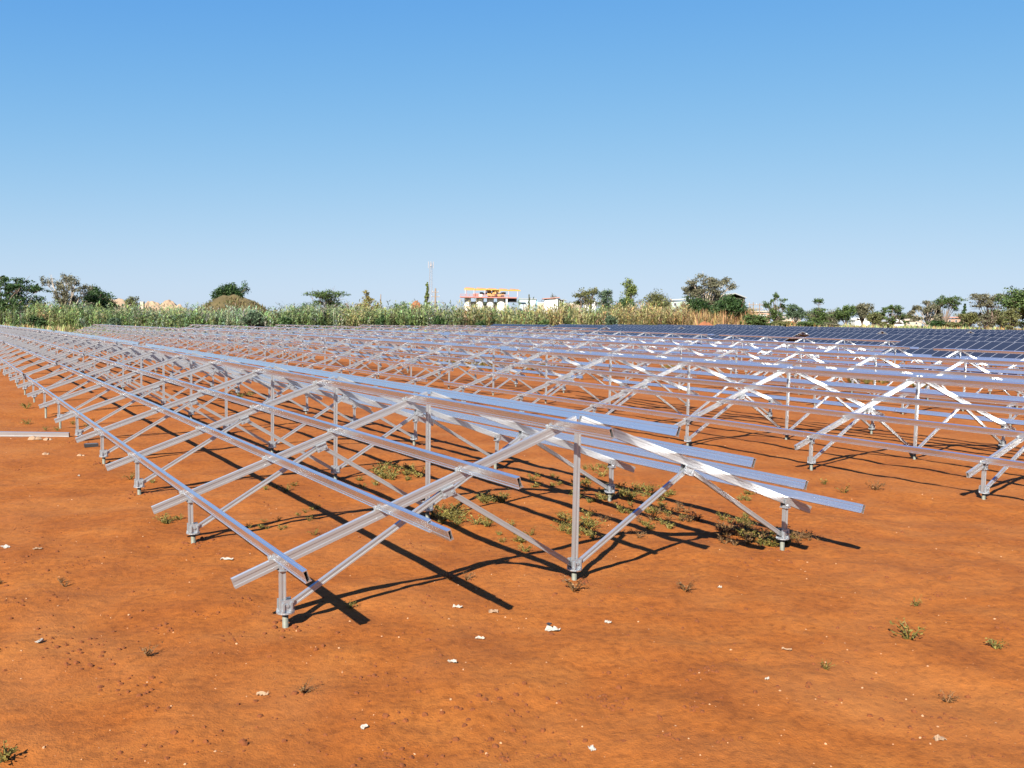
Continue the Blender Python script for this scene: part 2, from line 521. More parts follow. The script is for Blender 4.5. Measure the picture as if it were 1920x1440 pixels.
def add_frame(root, L, u, vbase, zb, lod):
    """one A-shaped support: three feet and posts, two rafters, four braces"""
    T = Matrix.Translation(-L)
    jig = lambda: R.uniform(-0.006, 0.006)
    def put(name, me, M, par=root):
        o = bpy.data.objects.new(name, me); COL.objects.link(o); o.parent = par; o.matrix_basis = M; return o
    Rz = Matrix.Rotation(math.atan2(VDIR.y, VDIR.x), 4, 'Z')
    vn = vbase; vm = vbase+W; vf = vbase+2*W
    for i, (v, ztop) in enumerate(((vn, rtop(0)-0.10), (vm, rtop(W)-0.13), (vf, rtop(2*W)-0.10))):
        p = P(u, v, zb)
        ft = put('foot', ME_FOOT, T @ Matrix.Translation(p) @ Rz)
        if lod == 0: put('pile', ME_PILE, Matrix.Identity(4), ft)
        else: put('pile', ME_PILE, Matrix.Identity(4), ft)
        off = VDIR*(-0.022 if i == 0 else (0.022 if i == 2 else 0))
        put('post', ME_POST, T @ span(p+off+Vector((0, 0, 0.018)), p+off+Vector((jig(), jig(), ztop)), VDIR))
        if lod == 0 and i != 1:
            put('post_cap', ME_CAP, T @ Matrix.Translation(p+off+Vector((0, 0, ztop+0.03))) @ Rz)
    for s in (1, -1):
        ve = vbase-0.4 if s == 1 else vbase+2*W+0.4
        vr = vbase+W-0.035*s
        n = nrm(s)*(-RH/2)
        a = P(u, ve, zb+0.30)+n; b = P(u, vr, zb+rtop(W-0.035))+n
        put('rafter', ME_RAFTER, T @ span(a, b, nrm(s)))
        dm = 1.33
        vmid = vbase+dm if s == 1 else vbase+2*W-dm
        pm = P(u, vmid, zb+rtop(dm)-0.115)
        if lod < 2: put('brace_bracket', ME_BRACKET, T @ Matrix.Translation(pm+Vector((0, 0, 0.015))) @ Rz @ Matrix.Rotation(-TILT*s, 4, 'Y'))
        vo, vi = (vn, vm) if s == 1 else (vf, vm)
        put('brace', ME_BRACE, T @ span(P(u, vo, zb+0.045)+VDIR*0.03*s, pm-VDIR*0.012*s, UDIR.cross(VDIR)))
        put('brace', ME_BRACE, T @ span(P(u, vi, zb+0.045)-VDIR*0.03*s, pm+VDIR*0.012*s, UDIR.cross(VDIR)))
        if lod == 0:
            for dv in PURL:
                v = vbase+dv if s == 1 else vbase+2*W-dv
                c = P(u-0.012, v-0.035*s*math.cos(TILT), zb+rtop(dv)-0.035*math.sin(TILT))
                put('clamp', ME_CLAMP, T @ Matrix.Translation(c+nrm(s)*0.002) @ Rz @ Matrix.Rotation(-TILT*s, 4, 'Y'))

OVER = {0: (0.90, 0.95)}
def add_purlins(root, L, us, vbase, first_ends=None, pieces=2, near=False):
    T = Matrix.Translation(-L)
    for s in (1, -1):
        for i, dv in enumerate(PURL):
            v = vbase+dv if s == 1 else vbase+2*W-dv
            idx = i if s == 1 else 7-i
            ua = us[0]-0.9; ub = us[-1]+0.95
            if first_ends: ua = us[0]+first_ends[idx]
            n = nrm(s)*(PH/2+0.001)
            cuts = [ua]
            L0 = us[-1]-us[0]
            for q in range(1, pieces):
                cuts.append(us[0]+L0*q/pieces+(0.35 if idx % 2 else -0.45)*S+R.uniform(-0.1, 0.1))
            cuts.append(ub)
            for a, b in zip(cuts[:-1], cuts[1:]):
                g = 0.004
                za, zb = base_z(a, vbase+W), base_z(b, vbase+W)
                pa = P(a+(g if a != ua else 0), v, za+rtop(dv))+n; pb = P(b, v, zb+rtop(dv))+n
                o = bpy.data.objects.new('purlin', ME_PURLIN); COL.objects.link(o); o.parent = root
                o.matrix_basis = T @ span(pa, pb, nrm(s))
                if near and a != ua and s == 1:
                    z = base_z(a, vbase+W)
                    q0 = P(a-0.16, v, z+rtop(dv))+n; q1 = P(a+0.16, v, z+rtop(dv))+n
                    o = bpy.data.objects.new('purlin_splice', ME_SPLICE); COL.objects.link(o); o.parent = root
                    o.matrix_basis = T @ span(q0, q1, nrm(s))

# solar panel (thin-film module, two up on each slope)
def add_panel(mb, M):
    w, l, t, r = 0.592, 1.34, 0.03, 0.012
    a, b = w/2, l/2
    vs = [(-a, -b, 0), (a, -b, 0), (a, b, 0), (-a, b, 0), (-a, -b, t), (a, -b, t), (a, b, t), (-a, b, t),
          (-a+r, -b+r, t), (a-r, -b+r, t), (a-r, b-r, t), (-a+r, b-r, t)]
    vs = [tuple(M @ Vector(p)) for p in vs]
    mb.add(vs, [(3, 2, 1, 0), (0, 1, 5, 4), (1, 2, 6, 5), (2, 3, 7, 6), (3, 0, 4, 7), (4, 5, 9, 8), (5, 6, 10, 9), (6, 7, 11, 10), (7, 4, 8, 11)], 0)
    g = [vs[k] for k in (8, 9, 10, 11)]
    mb.add(g, [(0, 1, 2, 3)], 1)
pm_ = MB(); add_panel(pm_, Matrix.Identity(4))
M_PFRAME = alu_material('panel_frame', (0.40, 0.41, 0.43), 0.4, 0.55, 0.6)
ME_PANEL = pm_.mesh('solar_panel', [M_PFRAME, M_GLASS])
PCOL = 0.6
def panel_matrix(u, vbase, zb, s, up):
    dv = 0.673+(1.271 if up else 0)
    v = vbase+dv if s == 1 else vbase+2*W-dv
    n = nrm(s)
    c = P(u, v, zb+rtop(dv))+n*(PH+0.003)
    x = UDIR; y = n.cross(x)
    return Matrix(((x.x, y.x, n.x, c.x), (x.y, y.y, n.y, c.y), (x.z, y.z, n.z, c.z), (0, 0, 0, 1)))

ORD = ['first', 'second', 'third', 'fourth', 'fifth', 'sixth', 'seventh', 'eighth', 'ninth', 'tenth', 'eleventh', 'twelfth']
NROW = 11
FIELD_END = 108.5
PANEL_FROM = {5: 32.0, 6: 72.0}
def row_frames(r):
    us = []
    u = U0 if r == 1 else U2-2*S+(0.0 if r == 2 else 0.37*((r*7) % 5-2))
    while u < FIELD_END+(0.6*((r*5) % 3)): us.append(u); u += S
    tabs = [us[i:i+8] for i in range(0, len(us), 8)]
    if len(tabs[-1]) < 3: tabs[-2] += tabs.pop()
    return tabs

def table_label(r, t, nt, state):
    which = 'nearest the camera end' if t == 0 else ('at the far end by the reeds' if t == nt-1 else '%s from the camera end' % ORD[t])
    return '%s aluminium solar rack table, %s of the %s row' % (state, which, ORD[r-1])

for r in range(1, NROW+1):
    vb = V0+(r-1)*PITCHV
    tabs = row_frames(r)
    for t, us in enumerate(tabs):
        uc = us[0]
        L = P(uc, vb+W, base_z(uc, vb+W)-FLANGE)
        root = empty('solar_rack_table', L)
        full_panels = r >= 7
        pu = PANEL_FROM.get(r, -1)
        has = full_panels or us[0] < pu
        st = 'bare'
        if has: st = 'panelled' if (full_panels or us[-1] < pu) else 'partly panelled'
        tag(root, table_label(r, t, len(tabs), st), 'solar rack', 'solar rack tables standing in rows on the red soil')
        lod = 0 if (r == 1 and t <= 1) or (r == 2 and t == 0) else (1 if r <= 4 else 2)
        if not full_panels:
            for u in us: add_frame(root, L, u, vb, base_z(u, vb+W), lod)
            fe = None
            if r == 1 and t == 0: fe = (-0.74, -0.92, -0.94, -0.88, -0.98, -0.96, -0.92, -0.90)
            add_purlins(root, L, us, vb, fe, 3 if (r == 1 and t == 0) else 2, near=(lod == 0))
            if r == 1 and t == 0:      # connector stub left in the second purlin's end
                z = base_z(us[0], vb+W); n = nrm(1)*(PH/2-0.006)
                o = bpy.data.objects.new('purlin_splice', ME_SPLICE); COL.objects.link(o); o.parent = root
                o.matrix_basis = Matrix.Translation(-L) @ span(P(us[0]-1.21, vb+PURL[1], z+rtop(PURL[1]))+n, P(us[0]-0.8, vb+PURL[1], z+rtop(PURL[1]))+n, nrm(1))
        else:                          # far panelled rows: the frame is seen only as slivers under the panels
            mb = MB(); T = -L
            for u in us:
                zb = base_z(u, vb+W)
                for v, zt in ((vb, rtop(0)-0.1), (vb+W, rtop(W)-0.13), (vb+2*W, rtop(0)-0.1)):
                    mb.bar(P(u, v, zb-0.8)+T, P(u, v, zb+zt)+T, 0.05, 0.05)
                for s in (1, -1):
                    ve = vb-0.4 if s == 1 else vb+2*W+0.4
                    mb.bar(P(u, ve, zb+0.25)+T, P(u, vb+W-0.035*s, zb+rtop(W)-0.06)+T, 0.05, 0.08)
            for s in (1, -1):
                for dv in PURL:
                    v = vb+dv if s == 1 else vb+2*W-dv
                    n = nrm(s)*PH/2
                    mb.bar(P(us[0]-0.9, v, base_z(us[0], vb+W)+rtop(dv))+n+T, P(us[-1]+0.95, v, base_z(us[-1], vb+W)+rtop(dv))+n+T, PW, PH)
            mb.build('support_frame', M_RAFTER, root)
        if has:
            u1 = us[-1]+0.95 if full_panels else min(us[-1]+0.95, pu)
            ncol = int((u1-(us[0]-0.9))/PCOL)
            for s in (1, -1):
                single = (not full_panels) and s == 1
                mb = MB()
                for k in range(ncol):
                    u = u1-PCOL*(k+0.5)
                    zb = base_z(u, vb+W)
                    for up in (0, 1):
                        M = Matrix.Translation(-L) @ panel_matrix(u, vb, zb, s, up)
                        if single:
                            o = bpy.data.objects.new('solar_panel', ME_PANEL); COL.objects.link(o); o.parent = root; o.matrix_basis = M
                        else: add_panel(mb, M)
                if mb.v: tag(mb.build('solar_panels', [M_PFRAME, M_GLASS], root), kind='stuff')

# ------------------------------------------------------------------ trees
def rand_dir(rr=R):
    while True:
        v = Vector((rr.uniform(-1, 1), rr.uniform(-1, 1), rr.uniform(-1, 1)))
        if 0.05 < v.length < 1: return v.normalized()

def leaf_quad(mb, p, size, rr=R, flat=0.0):
    n = rand_dir(rr); n.z = abs(n.z)+flat; n.normalize()
    a = n.orthogonal().normalized(); b = n.cross(a)
    t = rr.uniform(0, 6.28); a, b = a*math.cos(t)+b*math.sin(t), b*math.cos(t)-a*math.sin(t)
    a *= size*rr.uniform(0.6, 1.3); b *= size*rr.uniform(0.3, 0.7)
    mb.add([tuple(p-a*0.5), tuple(p+b*0.5), tuple(p+a*0.5), tuple(p-b*0.5)], [(0, 1, 2, 3)])

def make_tree(name, label, px, Z, w, h, style, lm, bark=None, lift=0.25, n=1100, lean=0.0, clumps=None, group='trees behind the field', size=0.34):
    """w, h in metres; style: round, flat, open, cone, tall"""
    rr = random.Random(hash((px, Z)) % 100000)
    base = far(px, Z)
    root = empty(name, base)
    tr = MB(); cr = MB()
    cl = []
    if style == 'round':
        for i in range(clumps or 16):
            d = rand_dir(rr); q = rr.uniform(0.35, 0.8)
            c = Vector((d.x*w*0.42*q, d.y*w*0.42*q, h*(lift+(1-lift)*0.5)+d.z*h*(1-lift)*0.36*q))
            cl.append((c, w*rr.uniform(0.16, 0.25), h*(1-lift)*rr.uniform(0.16, 0.25)))
    elif style == 'flat':
        for i in range(clumps or 18):
            a = rr.uniform(0, 6.28); q = math.sqrt(rr.random())*0.44
            z = h*rr.choice((0.92, 0.88, 0.82, 0.68)) + rr.uniform(-0.05, 0.03)*h
            cl.append((Vector((math.cos(a)*w*q+lean*w*(z/h-0.5), math.sin(a)*w*q, z)), w*rr.uniform(0.16, 0.26), h*rr.uniform(0.07, 0.12)))
    elif style == 'open':
        for i in range(clumps or 30):
            a = rr.uniform(0, 6.28); q = rr.uniform(0.02, 0.46)
            z = h*(lift+(1-lift)*(rr.uniform(0.1, 1.0)*(1-q*0.75)))*0.96
            cl.append((Vector((math.cos(a)*w*q, math.sin(a)*w*q, z)), w*rr.uniform(0.08, 0.17), h*rr.uniform(0.06, 0.12)))
    elif style == 'cone':
        for i in range(clumps or 14):
            t = (i+0.5)/(clumps or 14); a = rr.uniform(0, 6.28); q = (1-t)*0.28
            cl.append((Vector((math.cos(a)*w*q, math.sin(a)*w*q, h*(lift+(1-lift)*t))), w*(0.28*(1-t)+0.10), h*0.07))
    elif style == 'tall':
        for i in range(clumps or 22):
            t = rr.random(); a = rr.uniform(0, 6.28); q = rr.uniform(0, 0.34)*(1.1-t*0.7)
            cl.append((Vector((math.cos(a)*w*q, math.sin(a)*w*q, h*(lift+(1-lift)*t)*0.95)), w*rr.uniform(0.17, 0.27), h*rr.uniform(0.08, 0.14)))
    per = max(8, int(n*5)//len(cl))
    for c, rx, rz in cl:
        # limb to the clump
        st = Vector((0, 0, h*rr.uniform(0.15, 0.4)*max(lift, 0.25)*1.6))
        mid = st.lerp(c, 0.55)+Vector((rr.uniform(-1, 1), rr.uniform(-1, 1), rr.uniform(-0.3, 0.6)))*w*0.05
        r0 = 0.016*h
        tr.tube([st, mid, c], [r0*0.8, r0*0.5, r0*0.2], 5, cap=False)
        for _ in range(3):
            e = c+rand_dir(rr)*rx*0.9
            tr.tube([mid.lerp(c, 0.6), e], [r0*0.3, r0*0.1], 4, cap=False)
        subs = [rand_dir(rr)*rr.uniform(0.3, 0.95) for _ in range(7)]
        for _ in range(per):
            d = rand_dir(rr); q = rr.uniform(0.2, 1.0)*0.55
            e = subs[rr.randrange(len(subs))]
            leaf_quad(cr, c+Vector((e.x*rx+d.x*rx*q, e.y*rx+d.y*rx*q, e.z*rz+d.z*rz*q)), size*rr.uniform(0.5, 1.3), rr, 0.25)
    zt = max(c[0].z for c in cl)*0.7
    tr.tube([(0, 0, -0.4), (rr.uniform(-.05, .05)*w, 0, zt*0.45), (lean*w*0.2, 0, zt)], [0.028*h, 0.02*h, 0.006*h], 7)
    tr.build('trunk', bark or M_BARK, root, smooth=True)
    cr.build('crown', lm, root)
    tag(root, label, 'tree' if h > 3.2 else 'bush', group)
    return root

def T(name, label, px0, px1, ytop, Z, style, lm, **k):
    px = (px0+px1)/2
    w = (px1-px0)*Z/FPX*1.1; h = hgt(px, ytop, Z)*1.06
    return make_tree(name, label, px, Z, w, h, style, lm, **k)

T('broadleaf_tree', 'dense dark green tree at the left edge of the view', -70, 78, 508, 158, 'open', L_DARK, n=2600, lift=0.1, clumps=40, size=0.42)
T('sparse_tree', 'greyish sparse tree with bare branches at far left', 82, 164, 497, 165, 'open', L_GREY, n=1700, lift=0.2, clumps=30, bark=M_BARKL, size=0.3)
T('spreading_tree', 'dark spreading tree beside the greyish sparse tree', 140, 226, 528, 172, 'round', L_DARK, n=1900, lift=0.15, clumps=20, size=0.4)
T('round_bush', 'small rounded bush above the pale spoil heap', 234, 262, 550, 205, 'round', L_OLIVE, n=500, lift=0.3)
T('domed_tree', 'dark domed tree behind the brown grassy mound', 398, 464, 526, 185, 'round', L_DARK, n=2300, lift=0.3, clumps=24, size=0.4)
T('umbrella_tree', 'flat-topped tree alone on the skyline left of the mast', 574, 640, 549, 200, 'flat', L_MID, n=800, lean=0.15)
T('yellowing_tree', 'yellowing loose tree beside a thin pole', 660, 714, 546, 205, 'open', L_YEL, n=700, lift=0.3)
T('low_tree', 'low dark green trees left of the conical tree', 725, 775, 562, 230, 'round', L_MID, n=500, lift=0.1)
T('conical_tree', 'slim conical green tree at the foot of the lattice mast', 789, 808, 537, 240, 'cone', L_LIGHT, n=900, lift=0.02, size=0.4)
T('thin_tree', 'small thin tree before the pale blue shed', 984, 994, 557, 235, 'cone', L_OLIVE, n=160, lift=0.2)
T('bare_shrub', 'wispy grey shrub behind the red-roofed shed', 1022, 1048, 550, 275, 'open', L_GREY, n=160, lift=0.3)
T('umbrella_tree', 'small flat-topped tree over a white hut', 1072, 1124, 547, 190, 'flat', L_OLIVE, n=700)
T('dark_bush', 'dark blue-green bush right of the flat-topped tree', 1112, 1152, 549, 180, 'tall', L_BLUE, n=900, lift=0.05)
T('feathery_tree', 'light green feathery tree with two peaks', 1155, 1202, 529, 190, 'tall', L_LIGHT, n=1300, lift=0.1)
T('dark_bush', 'dark green bush under the light feathery tree', 1148, 1190, 556, 176, 'round', L_DARK, n=800, lift=0.02)
T('spreading_bush', 'wide olive green bush right of the feathery tree', 1186, 1268, 545, 182, 'round', L_OLIVE, n=1500, lift=0.05, clumps=18)
T('dark_bush', 'low dark bush before the wide olive bush', 1188, 1222, 568, 172, 'round', L_MID, n=500, lift=0.02)
T('eucalyptus_tree', 'tallest tree, open grey-green crown above the gabled roof', 1266, 1374, 513, 200, 'open', L_GREY, n=2600, lift=0.3, clumps=30, bark=M_BARKL, size=0.4)
T('dark_thicket', 'broad dark green tree mass below the tallest tree', 1268, 1345, 553, 178, 'round', L_DARK, n=1900, lift=0.02, clumps=22, size=0.4)
T('dark_thicket', 'rounded dark tree mass beside the rusty reed clump', 1318, 1404, 549, 172, 'round', L_DARK, n=2100, lift=0.02, clumps=22, size=0.4)
T('low_bush', 'low green bush at the right foot of the rusty reeds', 1382, 1440, 585, 166, 'round', L_MID, n=700, lift=0.02)
T('ragged_tree', 'ragged upright tree right of the twin-pole power line', 1426, 1472, 551, 205, 'open', L_MID, n=1100, lift=0.12)
T('domed_tree', 'dome-shaped blue-green tree behind the low houses', 1464, 1514, 569, 215, 'round', L_BLUE, n=1100, lift=0.2)
T('pointed_tree', 'pointed tree with a leaning outline right of the domed tree', 1508, 1556, 564, 205, 'tall', L_MID, n=900, lift=0.1)
T('round_tree', 'bushy dark tree left of the white tents', 1558, 1606, 570, 200, 'round', L_MID, n=1100, lift=0.1)
T('round_tree', 'paler bushy tree joined to the dark one', 1592, 1634, 565, 206, 'round', L_GREY, n=900, lift=0.2)
T('low_tree', 'low olive tree before the white hut', 1620, 1652, 583, 198, 'round', L_OLIVE, n=500, lift=0.1)
T('ragged_tree', 'small ragged tree above the grey roof', 1645, 1694, 567, 203, 'open', L_MID, n=800, lift=0.15)
T('thorn_tree', 'grey-green thorn tree left of the flat-topped one', 1704, 1766, 563, 196, 'open', L_GREY, n=1300, lift=0.15, bark=M_BARKL)
T('umbrella_tree', 'flat-topped acacia leaning to the right', 1742, 1792, 559, 200, 'flat', L_MID, n=800, lean=0.3)
T('low_bush', 'low dark bush under the thorn tree', 1732, 1778, 599, 190, 'round', L_DARK, n=500, lift=0.0)
T('low_tree', 'olive bushy tree between acacia and right edge', 1790, 1836, 582, 188, 'round', L_OLIVE, n=800, lift=0.1)
T('pointed_tree', 'small dark pointed tree behind the olive one', 1794, 1812, 574, 205, 'cone', L_DARK, n=300, lift=0.1)
T('umbrella_tree', 'flat layered thorn tree beside the big right tree', 1822, 1886, 554, 185, 'flat', L_GREY, n=900, clumps=16)
T('broadleaf_tree', 'big leafy tree at the right edge of the view', 1862, 1990, 531, 178, 'round', L_MID, n=3200, lift=0.1, clumps=26, size=0.5)
T('young_tree', 'olive young tree before the big right tree', 1868, 1915, 577, 170, 'tall', L_OLIVE, n=600, lift=0.1)
T('young_tree', 'thin greyish young tree near the right edge', 1826, 1858, 588, 178, 'open', L_GREY, n=300, lift=0.1)
for i, (a, b, y, Z, lm, txt) in enumerate(((1380, 1432, 580, 250, L_MID, 'distant tree strip right of the power line poles'), (1500, 1575, 582, 245, L_OLIVE, 'distant low trees behind the pointed tree'),
        (1540, 1572, 586, 222, L_GREY, 'greyish low tree left of the bushy dark tree'), (1622, 1664, 588, 250, L_MID, 'distant low trees behind the olive tree'), (1676, 1716, 592, 245, L_OLIVE, 'distant scrub trees behind the tent'),
        (1780, 1835, 588, 240, L_GREY, 'distant greyish trees right of the acacia'), (1828, 1880, 585, 215, L_OLIVE, 'olive undergrowth below the layered thorn tree'), (1846, 1900, 578, 230, L_MID, 'darker tree filling behind the layered thorn tree'),
        (1040, 1082, 571, 236, L_OLIVE, 'low olive bush before the red-roofed shed'), (1128, 1168, 563, 200, L_MID, 'mid green bush between dark bush and feathery tree'), (540, 600, 570, 240, L_MID, 'low distant bushes left of the lone flat-topped tree'), (600, 660, 566, 215, L_OLIVE, 'rounded olive bush beside the lone flat-topped tree'))):
    T('distant_tree', txt, a-4, b+4, y-6, Z, 'round', lm, n=1100, lift=0.02, clumps=26, group='distant trees filling the skyline')
for i, (a, b, y, lm, txt) in enumerate(((1400, 1445, 598, L_MID, 'low green scrub below the pink wall'), (1440, 1490, 600, L_OLIVE, 'olive scrub before the grey-windowed house'),
        (1488, 1540, 601, L_MID, 'scrub below the pointed tree'), (1535, 1575, 603, L_GREY, 'greyish scrub left of the bushy dark tree'), (1640, 1670, 604, L_OLIVE, 'tiny olive scrub below the grey roof'),
        (1770, 1800, 602, L_OLIVE, 'olive scrub below the pink far wall'), (1895, 1960, 598, L_MID, 'green scrub at the right border'))):
    T('scrub_bush', txt, a, b, y, 172+i, 'round', lm, n=420, lift=0.0, group='scrub at the right field edge')

# ------------------------------------------------------------------ mounds
def mound(name, label, px0, px1, ytop, Z, m, depth=1.0, seed=0, cat='mound'):
    px = (px0+px1)/2; w = (px1-px0)*Z/FPX/2; h = hgt(px, ytop, Z)
    mb = MB(); n, k = 48, 22
    vs = [(0, 0, h)]
    for j in range(1, k+1):
        t = j/k
        for i in range(n):
            a = 2*math.pi*i/n
            q = t*(1+0.14*noise.noise(Vector((math.cos(a)*1.3, math.sin(a)*1.3, seed))))
            z = h*max(0, 1-t*t)**1.15*(1+0.30*noise.noise(Vector((math.cos(a)*t*2.5, math.sin(a)*t*2.5, seed+4)))*t**0.5+0.12*noise.noise(Vector((math.cos(a)*t*8, math.sin(a)*t*8, seed+1))))-0.25*t
            vs.append((math.cos(a)*w*q, math.sin(a)*w*q*depth, z))
    fs = [(0, 1+i, 1+(i+1) % n) for i in range(n)]
    for j in range(k-1):
        for i in range(n):
            a, b = 1+j*n+i, 1+j*n+(i+1) % n
            fs.append((a, a+n, b+n, b))
    mb.add(vs, fs)
    o = mb.build(name, m, smooth=True); o.location = far(px, Z)
    tag(o, label, cat)
    return o, w, h
M_SAND = plain('pale_spoil', (0.21, 0.15, 0.10), 0.95, 0, 0.35, 0.5)
M_RED = plain('red_earth', (0.17, 0.065, 0.028), 0.95, 0, 0.25, 0.8)
M_BROWN = plain('dry_thatch_soil', (0.060, 0.047, 0.020), 0.95, 0, 0.3, 0.9)
mound('spoil_heap', 'pale pinkish spoil heap behind the yellow excavator', 120, 300, 562, 215, M_SAND, 0.6, 1)
mound('spoil_heap', 'smaller pale spoil heap right of the first', 230, 330, 566, 225, M_SAND, 0.7, 9)
mound('spoil_heap', 'rounded pale spoil heap nearest the brown mound', 268, 372, 565, 210, M_SAND, 0.7, 5)
mound('spoil_heap', 'small reddish heap left of the conical tree', 752, 806, 565, 235, M_RED, 0.7, 3)
MOUND, mw, mh = mound('earth_mound', 'brown mound of earth overgrown with dry grass', 325, 545, 557, 150, M_BROWN, 0.55, 2)
mound('earth_mound', 'small reddish earth heap under the rusty reeds', 1290, 1350, 603, 150, M_RED, 0.6, 8)

# ------------------------------------------------------------------ reeds, dry grass
def blade(mb, p, h, w, bend, col, rr):
    a = rr.uniform(0, 6.28); d = Vector((math.cos(a), math.sin(a), 0)); s = Vector((-d.y, d.x, 0))*w*0.5
    pts = [(0, 0, 1), (0.35, 0.12, 0.9), (0.72, 0.45, 0.6), (1.0, 1.0, 0.05)]
    vs = []
    for t, q, ww in pts:
        c = p+Vector((0, 0, h*t*(1-0.35*bend*q)))+d*(h*bend*q*0.55)
        vs += [tuple(c-s*ww), tuple(c+s*ww)]
    mb.add(vs, [(0, 1, 3, 2), (2, 3, 5, 4), (4, 5, 7, 6)], 0, col)

GREENS = [(0.15, 0.175, 0.085), (0.19, 0.21, 0.105), (0.20, 0.215, 0.11), (0.13, 0.16, 0.08), (0.22, 0.225, 0.11)]
GREENS = [(c[0]*1.0, c[1]*1.15, c[2]*0.95) for c in GREENS]
BLUEG = [(0.15, 0.185, 0.125), (0.19, 0.215, 0.145)]
BLUEG = [tuple(x*1.25 for x in c) for c in BLUEG]
YELS = [(0.24, 0.215, 0.095), (0.28, 0.235, 0.11), (0.22, 0.205, 0.09)]
YELS = [tuple(x*1.25 for x in c) for c in YELS]
BROWNS = [(0.26, 0.15, 0.055), (0.30, 0.18, 0.07), (0.20, 0.115, 0.045)]
RUST = [(0.25, 0.155, 0.07), (0.28, 0.19, 0.085), (0.22, 0.13, 0.06), (0.30, 0.22, 0.10)]
def clump(mb, p, h, rad, n, cols, rr, w=0.13, bend=0.5):
    base = rr.choice(cols)
    for _ in range(n):
        a = rr.uniform(0, 6.28); q = math.sqrt(rr.random())*rad
        c = tuple(x*rr.uniform(0.8, 1.2) for x in base)
        blade(mb, p+Vector((math.cos(a)*q, math.sin(a)*q, -0.05)), h*rr.uniform(0.5, 1.05), w*rr.uniform(0.6, 1.4), rr.uniform(0.05, bend*2), c, rr)

def arc_leaf(mb, p, d, L, w, col, up):
    s = Vector((-d.y, d.x, 0))*w*0.5; vs = []
    for t, ww in ((0, 0.7), (0.45, 1.0), (1.0, 0.1)):
        c = p+d*(L*t*0.8)+Vector((0, 0, L*(up*t-0.75*t*t)))
        vs += [tuple(c-s*ww), tuple(c+s*ww)]
    mb.add(vs, [(0, 1, 3, 2), (2, 3, 5, 4)], 0, col)
def cane_clump(mb, p, h, rad, n, cols, rr):
    base = rr.choice(cols)
    for _ in range(n):
        a = rr.uniform(0, 6.28); q = math.sqrt(rr.random())*rad; hh = h*rr.uniform(0.6, 1.05)
        c0 = p+Vector((math.cos(a)*q, math.sin(a)*q, 0)); ln = Vector((math.cos(a)*q, math.sin(a)*q, 0))*rr.uniform(0.1, 0.5)
        col = tuple(x*rr.uniform(0.8, 1.2) for x in base)
        blade(mb, c0, hh, 0.06, rr.uniform(0, 0.12), col, rr)
        for k in range(13):
            t = 1-0.9*rr.random()**1.3; b = rr.uniform(0, 6.28)
            arc_leaf(mb, c0+ln*t+Vector((0, 0, hh*t*0.93)), Vector((math.cos(b), math.sin(b), 0)), rr.uniform(0.5, 1.15), rr.uniform(0.07, 0.15), tuple(x*rr.uniform(0.85, 1.15) for x in col), rr.uniform(0.5, 1.3))
rr = random.Random(21)
reeds, brown, low = MB(), MB(), MB()
def reed_pt(px, U):
    """where the ray over image column px meets the line u = U"""
    a = (px-960)/FPX; z = U/(math.cos(YAW)-a*math.sin(YAW))
    return Vector((a*z, z, terr(a*z, z)))
def reed_line(px): return 121+max(0.0, 520-px)*0.1
px = -130
while px < 1405:
    px += rr.uniform(3.2, 6.0)
    for k in range(4):
        U = reed_line(px)+rr.uniform(0, 14)
        p = reed_pt(px+rr.uniform(-4, 4), U)
        Z = p.y
        ytop = 573+7*noise.noise(Vector((px*0.02, k, 0)))+5*noise.noise(Vector((px*0.09, k, 5)))
        if px < 160: ytop -= 4
        if 200 < px < 350: ytop += 4
        if 380 < px < 520: ytop += 14 if U < 128 else 8
        if px > 1280: ytop = 574+6*noise.noise(Vector((px*0.05, k, 2)))
        h = max(1.2, CAMZ+(hor(px)-ytop)*Z/FPX-p.z)*rr.uniform(0.66, 1.14)*(1.0+0.28*noise.noise(Vector((px*0.035, k*0.8, 31))))
        f = noise.noise(Vector((px*0.006, 0.3*k, 9)))
        if px > 1285: cols, tgt = RUST, brown
        elif px > 1150: cols, tgt = YELS+RUST[3:], reeds
        elif px > 860 or 640 < px < 760: cols, tgt = (YELS+GREENS[1:3] if f > -0.25 else GREENS), reeds
        elif 360 < px < 520: cols, tgt = (BLUEG+GREENS[:2]), reeds
        else: cols, tgt = (GREENS+BLUEG if f > -0.5 else GREENS+YELS[:1]), reeds
        if tgt is brown: clump(tgt, p, h, rr.uniform(0.7, 1.5), rr.randint(36, 50), cols, rr, 0.17, 0.5)
        else: cane_clump(tgt, p, h, rr.uniform(0.8, 1.7), rr.randint(9, 13), cols, rr)
# low dry and green fringe at the foot of the reeds
px = -130
while px < 1405:
    px += rr.uniform(2.5, 5)
    for k in range(2):
        p = reed_pt(px, reed_line(px)-5.5+rr.uniform(0, 6))
        f = noise.noise(Vector((px*0.011, 0, 3)))
        cols = BROWNS[:1]+YELS+GREENS[:2] if f > 0.05 or px > 700 else GREENS+YELS
        if px > 1180: cols = YELS+RUST[1:]
        clump(low, p, rr.uniform(0.5, 1.5), rr.uniform(0.5, 1.2), rr.randint(10, 18), cols, rr, 0.11, 0.6)
# dry grass on the mound
MOUNDC = [(0.12, 0.095, 0.04), (0.15, 0.125, 0.05), (0.10, 0.075, 0.035), (0.12, 0.125, 0.05), (0.17, 0.155, 0.065)]
for _ in range(800):
    a = rr.uniform(0, 6.28); t = math.sqrt(rr.random())*0.95
    z = mh*max(0, 1-t*t)**1.15-0.25*t-0.1
    p = MOUND.location+Vector((math.cos(a)*mw*t, math.sin(a)*mw*t*0.55, z))
    clump(low, p, rr.uniform(0.3, 0.75), 0.7, 12, MOUNDC, rr, 0.1, 0.7)
